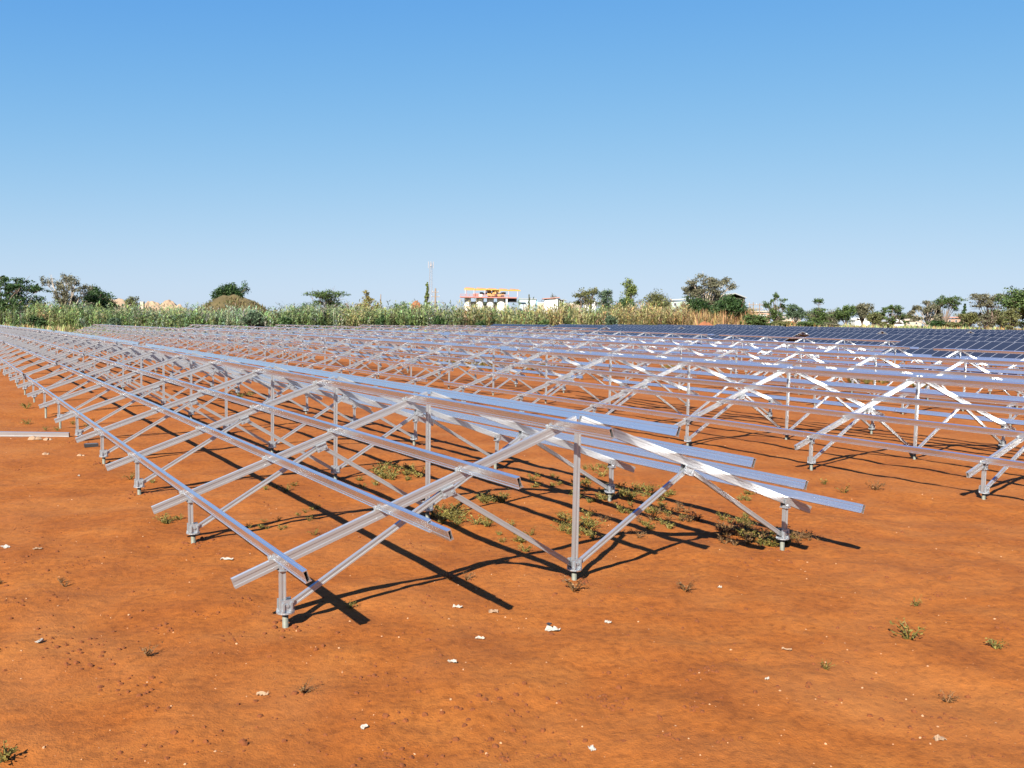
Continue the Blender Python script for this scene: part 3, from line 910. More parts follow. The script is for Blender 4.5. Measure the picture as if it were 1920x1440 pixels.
# low yellow-green grass along the right field edge
for _ in range(950):
    px = rr.uniform(1330, 2000); Z = rr.uniform(166, 230)
    p = far(px, Z)
    clump(low, p, rr.uniform(0.4, 1.3), 1.1, 9, YELS+GREENS[1:3]+BROWNS[:1], rr, 0.16, 0.7)
# green tussock patch at the left field corner, by the end of the first row
for _ in range(150):
    p = gp(rr.uniform(40, 300), rr.uniform(617, 629))
    clump(low, p, rr.uniform(0.25, 0.6), 0.8, 9, GREENS+YELS, rr, 0.12, 0.9)
tag(reeds.build('reed_bed', L_REED), 'tall green and yellowish reed bed closing off the field', 'reeds', kind='stuff')
tag(brown.build('rusty_reeds', L_REED), 'rusty brown dry reed clump right of the green reeds', 'reeds', kind='stuff')
tag(low.build('dry_grass', L_REED), 'low dry and green grass along the field edge', 'grass', kind='stuff')
# leafy shrubs inside the reed bed
for i, (a, b, y, U, lm) in enumerate(((195, 235, 590, 119, L_BLUE), (520, 552, 588, 118, L_DARK), (450, 500, 577, 120, L_BLUE), (700, 730, 588, 118, L_DARK), (805, 835, 590, 118.5, L_DARK), (880, 915, 596, 118, L_DARK), (1005, 1035, 594, 118.5, L_MID), (1128, 1160, 580, 119, L_BLUE), (40, 90, 588, 119.5, L_DARK))):
    p = reed_pt((a+b)/2, U-121+reed_line((a+b)/2)-1.0)
    make_tree('reed_shrub', 'leafy shrub among the reeds, %s from the left' % ORD[[8, 0, 2, 1, 3, 4, 5, 6, 7].index(i) if False else sorted([195, 520, 450, 700, 805, 880, 1005, 1128, 40]).index(a)], (a+b)/2, p.y, (b-a)*p.y/FPX, max(1.2, hgt((a+b)/2, y, p.y)), 'round', lm, n=420, lift=0.0, group='shrubs among the reeds', size=0.3)

# ------------------------------------------------------------------ buildings and works on the skyline
def flat_mat(n, c, r=0.7): return plain(n, c, r, 0, 0.1, 0.8)
M_CREAM = flat_mat('cream_wall', (0.30, 0.25, 0.20)); M_PINK = flat_mat('pinkish_wall', (0.24, 0.15, 0.11))
M_PALEBLUE = flat_mat('pale_blue_sheet', (0.27, 0.34, 0.38)); M_ROOFR = flat_mat('rusty_sheet_roof', (0.26, 0.12, 0.09))
M_ROOFG = flat_mat('grey_sheet_roof', (0.19, 0.20, 0.21)); M_ROOFP = flat_mat('pale_sheet_roof', (0.24, 0.26, 0.26))
M_DARK = flat_mat('dark_opening', (0.03, 0.03, 0.035)); M_YELLOW = flat_mat('yellow_paint', (0.30, 0.18, 0.03), 0.5)
M_REDP = flat_mat('red_paint', (0.26, 0.10, 0.085), 0.5); M_TEAL = flat_mat('pale_green_wall', (0.22, 0.28, 0.26))
M_STEELG = flat_mat('grey_steel', (0.30, 0.31, 0.32), 0.5)

class Site:
    """a thing laid out in image columns and rows at one distance"""
    def __init__(s, name, px, Z, label, cat, group=None):
        s.Z = Z; s.px = px; s.base = far(px, Z); s.k = Z/FPX
        s.root = tag(empty(name, s.base), label, cat, group)
    def X(s, px): return (px-s.px)*s.k
    def H(s, py): return CAMZ+(hor(s.px)-py)*s.k-s.base.z
    def box(s, name, px0, px1, y0, y1, m, d0=0.0, d1=3.0, parent=None):
        mb = MB(); z0 = -0.3 if y1 is None else s.H(y1); z1 = s.H(y0)
        mb.box(((s.X(px0)+s.X(px1))/2, (d0+d1)/2, (z0+z1)/2), (s.X(px1)-s.X(px0), d1-d0, z1-z0))
        return mb.build(name, m, parent or s.root)
    def windows(s, spots, y0, y1, wpx, wall, d=-0.06):
        for q in spots:
            f = s.box('window', q-wpx/2, q+wpx/2, y0, y1, M_STEELG, d, 0.02, wall if False else None)
            mb = MB(); w = wpx*s.k*0.8; h = (s.H(y0)-s.H(y1))*0.8
            mb.box((s.X(q), d-0.01, (s.H(y0)+s.H(y1))/2), (w, 0.02, h)); mb.build('pane', M_DARK, f)
    def shed_roof(s, name, px0, px1, yl, yr, m, d0, d1, t=0.25):
        mb = MB(); a, b = s.X(px0), s.X(px1); za, zb = s.H(yl), s.H(yr)
        vs = [(a, d0, za), (b, d0, zb), (b, d1, zb), (a, d1, za), (a, d0, za+t), (b, d0, zb+t), (b, d1, zb+t), (a, d1, za+t)]
        mb.add(vs, [(3, 2, 1, 0), (4, 5, 6, 7), (0, 1, 5, 4), (1, 2, 6, 5), (2, 3, 7, 6), (3, 0, 4, 7)])
        return mb.build(name, m, s.root)
    def gable(s, name, px0, px1, yeave, yridge, m, d0, d1):
        """ridge runs away from the viewer"""
        mb = MB(); a, b = s.X(px0), s.X(px1); c = (a+b)/2; e, r = s.H(yeave), s.H(yridge); t = 0.2
        mb.add([(a, d0, e), (c, d0, r), (c, d1, r), (a, d1, e), (a, d0, e+t), (c, d0, r+t), (c, d1, r+t), (a, d1, e+t)], [(3, 2, 1, 0), (4, 5, 6, 7), (0, 1, 5, 4), (2, 3, 7, 6), (3, 0, 4, 7)])
        mb.add([(c, d0, r), (b, d0, e), (b, d1, e), (c, d1, r), (c, d0, r+t), (b, d0, e+t), (b, d1, e+t), (c, d1, r+t)], [(3, 2, 1, 0), (4, 5, 6, 7), (0, 1, 5, 4), (1, 2, 6, 5), (2, 3, 7, 6)])
        return mb.build(name, m, s.root)

# processing works: white tanks under a red platform with yellow crane beams
w = Site('processing_works', 918, 250, 'works with white tanks, red platform and yellow overhead beams', 'industrial plant')
for a, b in ((868, 880), (890, 904), (910, 923), (929, 945)):
    mb = MB(); r_ = (w.X(b)-w.X(a))/2; c = (w.X(a)+w.X(b))/2; top = w.H(559)
    mb.tube([(c, 1.2, -0.3), (c, 1.2, top)], [r_, r_], 20)
    tk = mb.build('tank', M_WHITE, w.root)
    mb = MB(); mb.tube([(c, 1.2, top*0.55), (c, 1.2, top*0.55+0.15)], [r_*1.03, r_*1.03], 20); mb.build('hoop', M_STEELG, tk)
w.box('platform', 860, 966, 557, 559.0, M_REDP, -1.2, 4.0)
for y in (552.5, 554.5):
    w.box('guard_rail', 860, 950, y, y+0.5, M_REDP, -1.25, -1.15)
for q in range(862, 952, 8): w.box('rail_post', q-0.25, q+0.25, 552.5, 556, M_REDP, -1.25, -1.12)
for q in (870, 886, 906, 950, 967):
    w.box('column', q-0.35, q+0.35, 543, 556, M_STEELG, -0.9, -0.7); w.box('column', q+0.6, q+1.2, 543, 556, M_REDP, 3.4, 3.6)
for i, (a, b) in enumerate(((868, 889), (889, 911), (911, 931), (931, 951), (951, 972))):
    bm_ = w.shed_roof('crane_beam', a, b+0.5, 543.5+i*0.3, 544.0+i*0.3, M_YELLOW, -1.0, -0.4, 0.26)
    w.shed_roof('beam_cap', a+2, b-3, 541.0+i*0.3, 542.2+i*0.3, M_ROOFR, -1.0, -0.4, 0.18)
w.box('crane_beam', 866, 973, 543.2, 544.6, M_YELLOW, 3.2, 3.7)
w.box('red_tank', 884, 895, 551, 556, M_REDP, 0.2, 2.0)
w.box('control_cabin', 895, 902, 552, 556, M_WHITE, 0.2, 2.0)
rr = random.Random(5)
mb = MB()
for _ in range(46):
    a = rr.uniform(912, 940); y = rr.uniform(544, 556)
    mb.box((w.X(a), rr.uniform(-0.3, 2.4), w.H(y)), (rr.uniform(0.2, 1.0), rr.uniform(0.2, 1.0), rr.uniform(0.2, 1.1)))
mb.build('machinery', flat_mat('ochre_machinery', (0.36, 0.20, 0.07)), w.root)
mb = MB()
for _ in range(12):
    a = rr.uniform(899, 948); mb.box((w.X(a), rr.uniform(0.2, 2.4), w.H(rr.uniform(549, 556))), (rr.uniform(0.3, 0.9), 0.6, rr.uniform(0.3, 0.9)))
mb.build('motor_units', M_DARK, w.root)
w.box('dark_frame', 948, 966, 559.6, 566, M_DARK, 0.0, 3.0)
w.box('stair', 946, 949, 556, None, M_STEELG, -1.0, -0.2)
w.box('lean_to', 876, 944, 566, None, M_STEELG, 2.6, 3.2)

h = Site('shed', 988, 258, 'pale blue sheet shed right of the works', 'shed', 'buildings behind the reeds')
wl = h.box('wall', 971, 1002, 561.5, None, M_PALEBLUE, 0, 5)
h.shed_roof('roof', 970, 1003, 561.3, 561.3, M_ROOFG, -0.2, 5.2, 0.2)
h.box('corner_panel', 1002.1, 1005, 561.8, None, flat_mat('blue_side', (0.16, 0.27, 0.36)), 0.3, 5)
h.box('door', 979, 984, 571, None, M_STEELG, -0.08, 0.02)
h = Site('shed', 1035, 262, 'white open-sided shed with rusty sloping roof', 'shed', 'buildings behind the reeds')
h.box('wall', 1018, 1043, 561.5, None, M_WHITE, 0, 5)
h.shed_roof('roof', 1014, 1046, 561.5, 558.5, M_ROOFR, -0.6, 5.6, 0.2)
h.box('dark_bay', 1043.2, 1054, 562.5, None, M_DARK, 1.2, 5)
for q in (1046, 1050, 1054): h.box('column', q-0.4, q+0.4, 561, None, M_STEELG, 0.4, 0.6)
h.shed_roof('canopy', 1043, 1060, 561.0, 563.5, M_ROOFG, 0, 5, 0.15)
h = Site('low_wall', 1010, 270, 'long low cream wall between the two sheds', 'wall', 'buildings behind the reeds')
h.box('wall', 1000, 1086, 568, None, M_CREAM, 0, 0.4); h.box('coping', 999, 1087, 567.3, 567.9, M_WHITE, -0.1, 0.5)
h = Site('hut', 1103, 215, 'small white hut under the flat-topped tree', 'hut', 'buildings behind the reeds')
h.box('wall', 1093, 1113, 566, None, M_WHITE, 0, 4); h.gable('roof', 1092, 1114, 566, 562, M_ROOFP, -0.3, 4.3); h.box('door', 1101, 1105, 571, None, M_DARK, -0.05, 0.02)
h = Site('house', 1270, 215, 'pale green house half hidden by dark bushes', 'house', 'buildings behind the reeds')
h.box('wall', 1254, 1290, 565, None, M_TEAL, 0, 6); h.shed_roof('roof', 1252, 1293, 564, 561, M_ROOFP, -0.5, 6.5); h.windows((1262, 1280), 568, 574, 5, None)
h = Site('warehouse', 1362, 205, 'gabled warehouse with pale roof showing above dark trees', 'warehouse', 'buildings behind the reeds')
h.box('wall', 1352, 1392, 559, None, flat_mat('brown_gable', (0.10, 0.08, 0.07)), 0, 14)
h.gable('roof', 1350, 1394, 559, 551, M_ROOFG, -0.6, 14)
h.shed_roof('side_roof', 1330, 1368, 557, 551.5, M_ROOFP, 1.0, 12, 0.2)
h = Site('house', 1421, 240, 'long pinkish house left of the ragged upright tree', 'house', 'buildings at the right edge of the field')
h.box('wall', 1402, 1440, 586, None, M_PINK, 0, 5); h.shed_roof('roof', 1400, 1442, 585.5, 584, M_CREAM, -0.4, 5.4); h.windows((1410, 1420, 1431), 588.5, 593, 4.5, None)
h = Site('carport', 1420, 226, 'low white carport in front of the pinkish house', 'carport', 'buildings at the right edge of the field')
h.box('wall', 1409, 1431, 593, None, M_WHITE, 0, 3); h.shed_roof('roof', 1407, 1433, 592, 592.6, M_WHITE, -0.6, 3.2); h.box('door', 1414, 1420, 597, None, M_DARK, -0.05, 0.02)
h = Site('house', 1476, 232, 'cream house with dark windows between ragged and domed trees', 'house', 'buildings at the right edge of the field')
h.box('wall', 1462, 1498, 592, None, M_CREAM, 0, 5); h.shed_roof('roof', 1460, 1500, 591, 590, M_ROOFG, -0.5, 5.5); h.windows((1468, 1475, 1482, 1490), 594, 599, 4, None)
mound('earth_bank', 'red earth bank below the cream house', 1456, 1500, 602, 212, M_RED, 0.5, 6, 'earth bank')
h = Site('hut', 1612, 222, 'white hut with two small gables behind olive tree', 'hut', 'buildings at the right edge of the field')
h.box('wall', 1600, 1626, 601, None, M_WHITE, 0, 4); h.gable('roof', 1599, 1611, 601, 597.5, M_WHITE, -0.2, 4.2); h.gable('roof', 1614, 1627, 601, 598.5, M_WHITE, -0.2, 4.2)
h = Site('house', 1660, 222, 'low house with long grey sheet roof', 'house', 'buildings at the right edge of the field')
h.box('wall', 1646, 1676, 603, None, M_PINK, 0, 5); h.shed_roof('roof', 1644, 1678, 604, 599.5, M_ROOFG, -0.6, 5, 0.2); h.windows((1652, 1668), 605, 609, 4, None)
h = Site('tent', 1682, 214, 'white peaked tent right of the grey sheet roof', 'tent', 'buildings at the right edge of the field')
h.gable('canvas', 1672, 1693, 609, 600.5, M_WHITE, 0, 4); h.box('wall', 1674, 1691, 608, None, M_WHITE, 0.1, 3.9)
h = Site('house', 1712, 228, 'long low house with cream roof left of the thorn tree', 'house', 'buildings at the right edge of the field')
h.box('wall', 1692, 1724, 602, None, M_CREAM, 0, 5); h.shed_roof('roof', 1690, 1726, 602, 598.5, M_CREAM, -0.5, 5.5); h.windows((1700, 1714), 604, 608, 4, None)
h = Site('house', 1775, 232, 'pinkish house behind the leaning acacia', 'house', 'buildings at the right edge of the field')
h.box('wall', 1756, 1796, 597, None, M_PINK, 0, 5); h.shed_roof('roof', 1754, 1798, 596.5, 595.5, M_ROOFR, -0.5, 5.5); h.windows((1764, 1776, 1788), 599.5, 604, 4, None)

# lattice mast, poles
M_MAST = flat_mat('mast_paint', (0.20, 0.185, 0.19))
def lattice(px, ytop, Z, w0, w1, label):
    p = far(px, Z); hh = hgt(px, ytop, Z); root = tag(empty('lattice_mast', p), label, 'mast')
    mb = MB(); n = 9
    cor = lambda t, k: Vector(((-1, 1, 1, -1)[k]*(w0+(w1-w0)*t)/2, (-1, -1, 1, 1)[k]*(w0+(w1-w0)*t)/2, hh*t))
    for k in range(4): mb.bar(cor(0, k), cor(1, k), 0.06, 0.06)
    mb.build('legs_frame', M_MAST, root)
    mb = MB()
    for i in range(n):
        for k in range(4):
            mb.bar(cor(i/n, k), cor((i+1)/n, (k+1) % 4), 0.03, 0.03); mb.bar(cor((i+1)/n, k), cor((i+1)/n, (k+1) % 4), 0.03, 0.03)
    mb.build('lattice', M_MAST, root)
    for dx, dz in ((-0.75, -1.0), (0.75, -1.0), (0, -0.9)):
        m2 = MB(); m2.box((dx, -0.4, hh+dz+0.4), (0.16, 0.16, 2.0)); m2.build('antenna', M_MAST, root)
    m2 = MB(); m2.tube([(0, -0.5, hh*0.96), (0, -0.8, hh*0.96)], [0.22, 0.26], 12); m2.build('dish', M_MAST, root)
lattice(805, 494, 290, 0.95, 0.6, 'white lattice radio mast with antennas at its top')
def pole(px, ytop, Z, label, arms, r_=0.13, kind='power_pole', extra=False):
    p = far(px, Z); hh = hgt(px, ytop, Z); root = tag(empty(kind, p), label, 'pole')
    mb = MB(); mb.tube([(0, 0, -0.4), (0, 0, hh)], [r_, r_*0.7], 8); mb.build('shaft', M_WOOD, root)
    if extra:
        mb = MB(); mb.tube([(1.6, 0, -0.4), (1.6, 0, hh-0.2)], [r_, r_*0.7], 8); mb.build('shaft', M_WOOD, root)
    for z, l in arms:
        mb = MB(); mb.box(((0.8 if extra else 0), -0.12, hh-z), (l, 0.14, 0.16)); a = mb.build('crossarm', M_WOOD, root)
        mb = MB()
        for q in (-0.45, 0, 0.45): mb.tube([((0.8 if extra else 0)+q*l, -0.12, hh-z+0.08), ((0.8 if extra else 0)+q*l, -0.12, hh-z+0.4)], [0.09, 0.06], 6)
        mb.build('insulators', M_STEELG, a)
pole(712, 552, 215, 'thin wooden pole beside the yellowing tree', ())
pole(814, 541, 250, 'dark pole with stacked equipment right of the mast', ((1.0, 1.6), (2.2, 2.2), (3.6, 1.5), (5.0, 2.0), (6.4, 1.3)), 0.28, 'equipment_pole')
pole(1408, 567, 235, 'twin-pole power line support right of the dark tree mass', ((0.6, 4.2), (1.6, 3.2)), 0.16, 'power_pole', True)
pole(1648, 586, 205, 'small pale pole left of the grey roofed house', ((0.5, 0.9),), 0.1)
pole(1852, 590, 190, 'short post near the layered thorn tree', ())

# yellow excavator by the spoil heap
x = Site('excavator', 200, 190, 'yellow excavator working at the pale spoil heap', 'excavator')
x.box('tracks', 180, 204, 576, None, M_DARK, 0, 2.4); x.box('body', 194, 206, 570.5, 576, M_YELLOW, 0.1, 2.3)
cb = x.box('cab', 199, 204, 566.5, 570.5, M_YELLOW, 0.2, 1.5); x.box('cab_window', 199.8, 203.2, 567.3, 569.8, M_DARK, 0.14, 0.2)
mb = MB(); mb.bar((x.X(196), 1.2, x.H(572)), (x.X(187), 1.2, x.H(568)), 0.35, 0.45); mb.bar((x.X(187), 1.2, x.H(568)), (x.X(181), 1.2, x.H(574)), 0.3, 0.35); mb.build('boom', M_YELLOW, x.root)
mb = MB(); mb.box((x.X(180.5), 1.2, x.H(575)), (0.8, 1.0, 0.7)); mb.build('bucket', M_DARK, x.root)
x = Site('concrete_post', 265, 200, 'pale concrete block standing on the spoil ground', 'post')
x.box('block', 262, 268, 566, None, M_CREAM, 0, 0.8); x.box('block_cap', 261.5, 268.5, 565.4, 566, M_STEELG, -0.05, 0.85)

# ------------------------------------------------------------------ weeds, litter, clods on the near ground
def weed_mesh(name, rr, h, spread, n, m):
    mb = MB()
    for _ in range(n):
        a = rr.uniform(0, 6.28); l = rr.uniform(0.4, 1.0)
        tip = Vector((math.cos(a)*spread*l, math.sin(a)*spread*l, h*rr.uniform(0.35, 1.0)))
        mid = tip*0.5+Vector((0, 0, h*0.12))
        mb.tube([(0, 0, -0.02), mid, tip], [0.0035, 0.0028, 0.001], 4, cap=False)
        for q in range(6):
            t = rr.uniform(0.25, 1.05); p = Vector((0, 0, 0)).lerp(mid, min(1, t*2)) if t < 0.5 else mid.lerp(tip, (t-0.5)*2)
            leaf_quad(mb, p+rand_dir(rr)*0.015, rr.uniform(0.014, 0.034), rr, 0.5)
    return mb.mesh(name, m)
rr = random.Random(77)
WEEDS = [weed_mesh('weed', rr, rr.uniform(0.06, 0.12), rr.uniform(0.09, 0.17), rr.randint(9, 14), L_WEED) for _ in range(5)]
DRYW = [weed_mesh('dry_weed', rr, 0.13, 0.13, 12, L_DRY) for _ in range(3)]
def weed(px, py, s, dry, label):
    o = link('weed', (DRYW if dry else WEEDS)[rr.randrange(3)])
    o.location = gp(px, py); o.rotation_euler = (0, 0, rr.uniform(0, 6.28)); o.scale = (s, s, s)
    tag(o, label, 'weed', 'single weeds on the red soil')
for a in ((1705, 1198, 1.25, 0, 'spreading low weed alone on open soil at right'), (1866, 1216, 0.9, 0, 'pale green weed near the right edge of the soil'), (1717, 1136, 0.7, 0, 'thin weed above the spreading low weed'),
          (1548, 1254, 0.6, 0, 'tiny green seedling below the far open soil'), (1546, 908, 1.0, 0, 'round weed by the second row, left of a pair'), (1583, 924, 1.0, 0, 'flat weed by the second row, right of a pair'),
          (1640, 918, 1.2, 1, 'dark dry weed between the two rows'), (1285, 1108, 0.9, 1, 'flattened dry weed right of the tall middle post'), (1076, 1108, 1.2, 1, 'dry brown weed at the foot of the tall middle post'),
          (278, 1230, 0.7, 1, 'dry dark tuft left of the front foot'), (570, 1300, 0.7, 1, 'dark dry sprig on the front soil'), (10, 1425, 1.1, 0, 'green weed at the lower left corner'),
          (1775, 1316, 0.6, 1, 'dry reddish sprig low on the right'), (50, 765, 1.8, 0, 'green weed beyond the loose rail at left'), (400, 812, 1.2, 0, 'weed tuft under the third frame'),
          (308, 980, 1.0, 0, 'small weed beside the second front foot'), (985, 1035, 1.0, 0, 'weed sprig left of the middle post base'), (655, 1140, 0.6, 0, 'tiny weed in the front purlin shadow')):
    weed(*a)
cover, dryc = MB(), MB()
def scatter(mbx, meshes, px, py, rx, ry, n, s0, s1):
    for _ in range(max(3, int(n*0.65))):
        a = rr.uniform(0, 6.28); q = math.sqrt(rr.random())*1.25
        p = gp(px+math.cos(a)*rx*q, py+math.sin(a)*ry*q)
        me = meshes[rr.randrange(len(meshes))]; sc_ = rr.uniform(s0, s1); M = Matrix.Translation(p) @ Matrix.Rotation(rr.uniform(0, 6.28), 4, 'Z') @ Matrix.Scale(sc_, 4)
        mbx.add([tuple(M @ v.co) for v in me.vertices], [tuple(f.vertices) for f in me.polygons])
for (px, py, rx, ry, n, s0, s1) in ((750, 888, 34, 12, 26, 0.8, 1.6), (690, 905, 30, 8, 8, 0.6, 1.0), (925, 938, 26, 9, 16, 0.8, 1.4), (835, 970, 30, 12, 24, 0.8, 1.5), (885, 985, 40, 10, 14, 0.6, 1.1),
        (960, 1005, 30, 14, 14, 0.6, 1.2), (1010, 905, 40, 12, 14, 0.6, 1.1), (1080, 985, 40, 14, 20, 0.7, 1.3), (1110, 925, 40, 16, 22, 0.7, 1.3), (1195, 940, 55, 22, 44, 0.7, 1.3), (1120, 890, 30, 12, 12, 0.8, 1.4),
        (1240, 975, 40, 16, 16, 0.6, 1.2), (1390, 985, 36, 14, 14, 0.6, 1.1), (1440, 1012, 34, 12, 26, 0.8, 1.4), (1395, 930, 25, 10, 8, 0.6, 1.0), (1100, 1000, 24, 10, 10, 0.8, 1.4), (520, 915, 30, 8, 8, 0.6, 1.1), (600, 965, 40, 10, 8, 0.5, 0.9),
        (560, 990, 60, 16, 8, 0.4, 0.7), (470, 1000, 50, 20, 8, 0.4, 0.7), (250, 905, 30, 8, 5, 0.6, 1.0), (330, 980, 20, 6, 5, 0.6, 1.0), (110, 800, 70, 6, 10, 0.8, 1.6), (880, 685, 50, 4, 40, 1.6, 3.0), (970, 690, 60, 4, 40, 1.6, 3.0),
        (1630, 717, 30, 3, 26, 1.6, 2.8), (1730, 722, 30, 4, 24, 1.6, 2.6), (450, 742, 30, 4, 8, 1, 1.6), (1280, 690, 30, 3, 14, 1.4, 2.4), (1760, 860, 50, 6, 6, 0.6, 1.0)):
    scatter(cover, WEEDS, px, py, rx, ry, n, s0, s1)
for (px, py, rx, ry, n, s0, s1) in ((1390, 1010, 36, 12, 26, 0.8, 1.3), (1270, 965, 40, 14, 16, 0.7, 1.1), (1490, 1015, 40, 8, 14, 0.5, 0.9), (1200, 985, 60, 20, 10, 0.5, 0.9), (860, 1085, 20, 6, 4, 0.5, 0.8), (60, 1080, 60, 30, 6, 0.4, 0.8)):
    scatter(dryc, DRYW, px, py, rx, ry, n, s0, s1)
tag(cover.build('ground_cover', L_WEED), 'patches of low green weeds under the racks', 'weeds', kind='stuff')
tag(dryc.build('dry_ground_cover', L_DRY), 'patches of dry brown weeds by the far front foot', 'weeds', kind='stuff')

# clods and grit
M_CLOD = plain('soil_clod', (0.10, 0.028, 0.006), 0.95, 0, 0.3, 30)
M_GRIT = plain('pale_grit', (0.27, 0.15, 0.08), 0.9, 0, 0.25, 30)
def lump(mbx, p, r_, rr):
    n = 6
    vs = [tuple(p+Vector((0, 0, r_*rr.uniform(0.5, 0.8))))]
    for k in range(n):
        a = 2*math.pi*k/n+rr.uniform(-0.3, 0.3); q = r_*rr.uniform(0.7, 1.3)
        vs.append(tuple(p+Vector((math.cos(a)*q, math.sin(a)*q, -0.004))))
    for k in range(n):
        a = 2*math.pi*(k+0.5)/n; q = r_*rr.uniform(0.45, 0.75)
        vs.append(tuple(p+Vector((math.cos(a)*q, math.sin(a)*q, r_*rr.uniform(0.3, 0.6)))))
    fs = []
    for k in range(n):
        k2 = (k+1) % n
        fs += [(1+k, 1+k2, 7+k), (7+k, 1+k2, 7+k2), (0, 7+k, 7+k2)]
    mbx.add(vs, fs)
cl, gr = MB(), MB()
for _ in range(2600):
    px, py = rr.uniform(-40, 1960), 800+640*rr.random()**0.8
    p = gp(px, py); f = noise.noise(Vector((p.x*0.7, p.y*0.7, 2)))
    if f < -0.1: continue
    lump(cl, p, 0.004+0.020*rr.random()**4, rr)
for (px, py, n, sp) in ((640, 985, 30, 40), (1400, 1045, 30, 40), (150, 1215, 30, 50), (90, 1040, 30, 60), (430, 1195, 8, 15), (1310, 960, 30, 40), (250, 1290, 20, 40), (1800, 800, 20, 60)):
    for _ in range(n): lump(cl, gp(px+rr.gauss(0, sp), py+rr.gauss(0, sp*0.3)), rr.uniform(0.004, 0.022), rr)
for k in range(5):
    for q in range(3):
        c = uv2(U0+k*S, V0+q*W)
        for _ in range(26):
            a = rr.uniform(0, 6.28); d = 0.05+abs(rr.gauss(0, 0.12)); x_, y_ = c[0]+math.cos(a)*d, c[1]+math.sin(a)*d
            lump(cl, Vector((x_, y_, ground(x_, y_))), rr.uniform(0.006, 0.028), rr)
for _ in range(70):
    px, py = rr.uniform(-40, 1960), 860+580*rr.random()
    for _ in range(rr.randint(4, 22)): lump(cl, gp(px+rr.gauss(0, 16), py+rr.gauss(0, 5)), 0.003+0.016*rr.random()**2, rr)
for _ in range(650):
    px, py = rr.uniform(-40, 1960), 700+740*rr.random()
    lump(gr, gp(px, py), 0.003+0.009*rr.random()**3, rr)
tag(cl.build('soil_clods', M_CLOD), 'small clods scattered over the red soil', 'clods', kind='stuff')
tag(gr.build('pale_grit', M_GRIT), 'pale grit scattered over the red soil', 'grit', kind='stuff')

# litter: crumpled scraps
M_PAPER = plain('white_litter', (0.24, 0.22, 0.19), 0.8, 0, 0.15, 20)
M_TAN = plain('tan_litter', (0.20, 0.13, 0.08), 0.85, 0, 0.2, 20)
M_BLACKP = plain('black_plastic', (0.02, 0.02, 0.022), 0.4)
def scrap(px, py, l, wd, m, label, hgt_=0.02, mark=None):
    n, k = 7, 4; vs, fs = [], []; l *= 0.62; wd *= 0.62
    sd = rr.uniform(0, 50)
    for i in range(n):
        for j in range(k):
            x_ = (i/(n-1)-0.5)*l*(1+0.25*noise.noise(Vector((j, sd, 0)))); y_ = (j/(k-1)-0.5)*wd*(1+0.5*noise.noise(Vector((i*0.7, sd, 3))))
            vs.append((x_, y_, 0.006+abs(noise.noise(Vector((i*0.55, j*0.8, sd))))*hgt_*1.6))
    q = len(vs); vs += [(a, b, c-0.004) for a, b, c in vs]
    for i in range(n-1):
        for j in range(k-1):
            a = i*k+j; fs.append((a, a+k, a+k+1, a+1)); fs.append((q+a, q+a+1, q+a+k+1, q+a+k))
    for i in range(n-1):
        a = i*k; fs.append((a, q+a, q+a+k, a+k)); a += k-1; fs.append((a, a+k, q+a+k, q+a))
    for j in range(k-1):
        a = j; fs.append((a, a+1, q+a+1, q+a)); a += (n-1)*k; fs.append((a, q+a, q+a+1, a+1))
    mb = MB(); mb.add(vs, fs); o = mb.build('litter_scrap', m)
    o.location = gp(px, py); o.rotation_euler = (0, 0, rr.uniform(-0.5, 0.5))
    tag(o, label, 'litter', 'litter scraps on the soil')
    if mark:
        m2 = MB(); m2.box((-l*0.28, 0, hgt_*1.1+0.012), (l*0.3, wd*0.7, 0.006)); m2.build('dark_label', M_BLACKP, o)
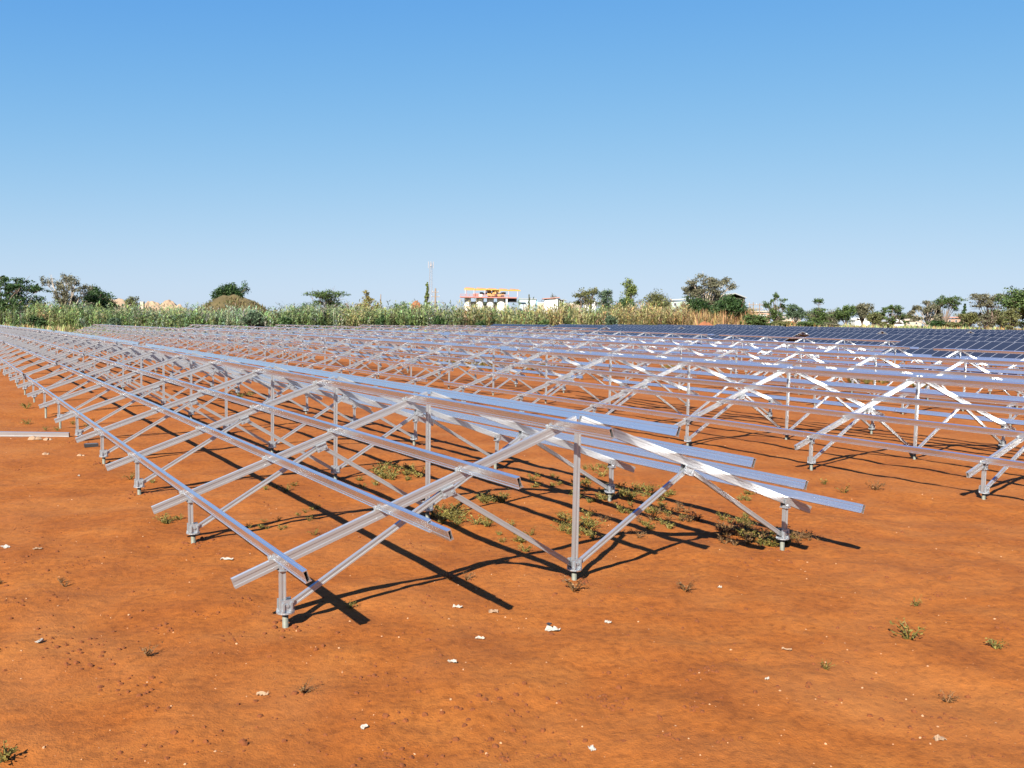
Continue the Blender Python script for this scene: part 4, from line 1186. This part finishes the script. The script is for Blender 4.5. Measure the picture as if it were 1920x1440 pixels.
for a in ((1036, 1183, 0.17, 0.08, M_PAPER, 'white crumpled packet with a dark end on open soil', 0.035, True), (848, 1243, 0.10, 0.03, M_PAPER, 'thin pale strip of litter below the long shadow'), (74, 1205, 0.05, 0.09, M_PAPER, 'upright white scrap at left of the soil'),
          (492, 1304, 0.11, 0.03, M_TAN, 'tan splinter on the front soil'), (683, 1366, 0.06, 0.04, M_PAPER, 'white chip near the bottom centre-left'), (1110, 1406, 0.05, 0.06, M_PAPER, 'white chip at the bottom centre'),
          (10, 1027, 0.14, 0.09, M_PAPER, 'white and yellow scrap at the left edge'), (70, 1030, 0.13, 0.05, M_TAN, 'brownish scrap next to the left edge scrap'), (425, 1050, 0.18, 0.05, M_PAPER, 'torn white strip under the first purlin'),
          (858, 1139, 0.12, 0.05, M_PAPER, 'pale crumpled strip left of the second shadow tip'), (925, 1148, 0.12, 0.07, M_TAN, 'tan scrap lying at the second shadow tip'), (1350, 1103, 0.05, 0.03, M_PAPER, 'small white chip right of the dry weed'),
          (1140, 1168, 0.08, 0.04, M_PAPER, 'small white flake right of the packet'), (1475, 1219, 0.11, 0.02, M_TAN, 'thin tan sliver on the right soil'), (900, 1199, 0.10, 0.02, M_PAPER, 'thin white sliver left of the packet'),
          (1438, 1275, 0.04, 0.02, M_PAPER, 'tiny white fleck low on the right'), (1762, 1388, 0.10, 0.05, M_TAN, 'straw-coloured scrap low at right'), (148, 893, 0.05, 0.03, M_PAPER, 'white crumb left of the third front foot')):
    scrap(*a)
# stones and rags under the loose rail
for i, (px, py, r_, lab) in enumerate(((62, 824, 0.09, 'largest pale stone under the loose rail'), (87, 825, 0.07, 'smaller pale stone right under the loose rail'), (84, 852, 0.05, 'pale lump on the soil below the loose rail'), (150, 855, 0.05, 'two-lobed pale lump near the black case'))):
    mb = MB(); lump(mb, Vector((0, 0, 0)), r_, rr); lump(mb, Vector((r_*0.9, 0.02, 0)), r_*0.7, rr)
    o = mb.build('stone', M_TAN); o.location = gp(px, py); tag(o, lab, 'stone', 'pale stones by the loose rail')
a = gp(-130, 818); b = gp(130, 820)
o = link('loose_rail', profile_mesh('loose_rail', grooved(0.05, 0.09, 0.0, 0.001), M_RAFTER, inner(0.05, 0.09)), M=span(a+Vector((0, 0, 0.06)), b+Vector((0, 0, 0.045)), (0, -0.15, 1)))
tag(o, 'loose aluminium rail lying on the soil at left', 'rail')
p = gp(171, 838)
root = tag(empty('black_case', p, 0.5), 'small black case lying on the soil by the fourth front foot', 'case')
mb = MB(); mb.box((0, 0, 0.03), (0.22, 0.13, 0.05)); mb.build('body', M_BLACKP, root)
mb = MB(); mb.box((0, 0, 0.058), (0.18, 0.10, 0.006)); mb.build('lid', plain('dark_grey_lid', (0.06, 0.06, 0.065), 0.35), root)
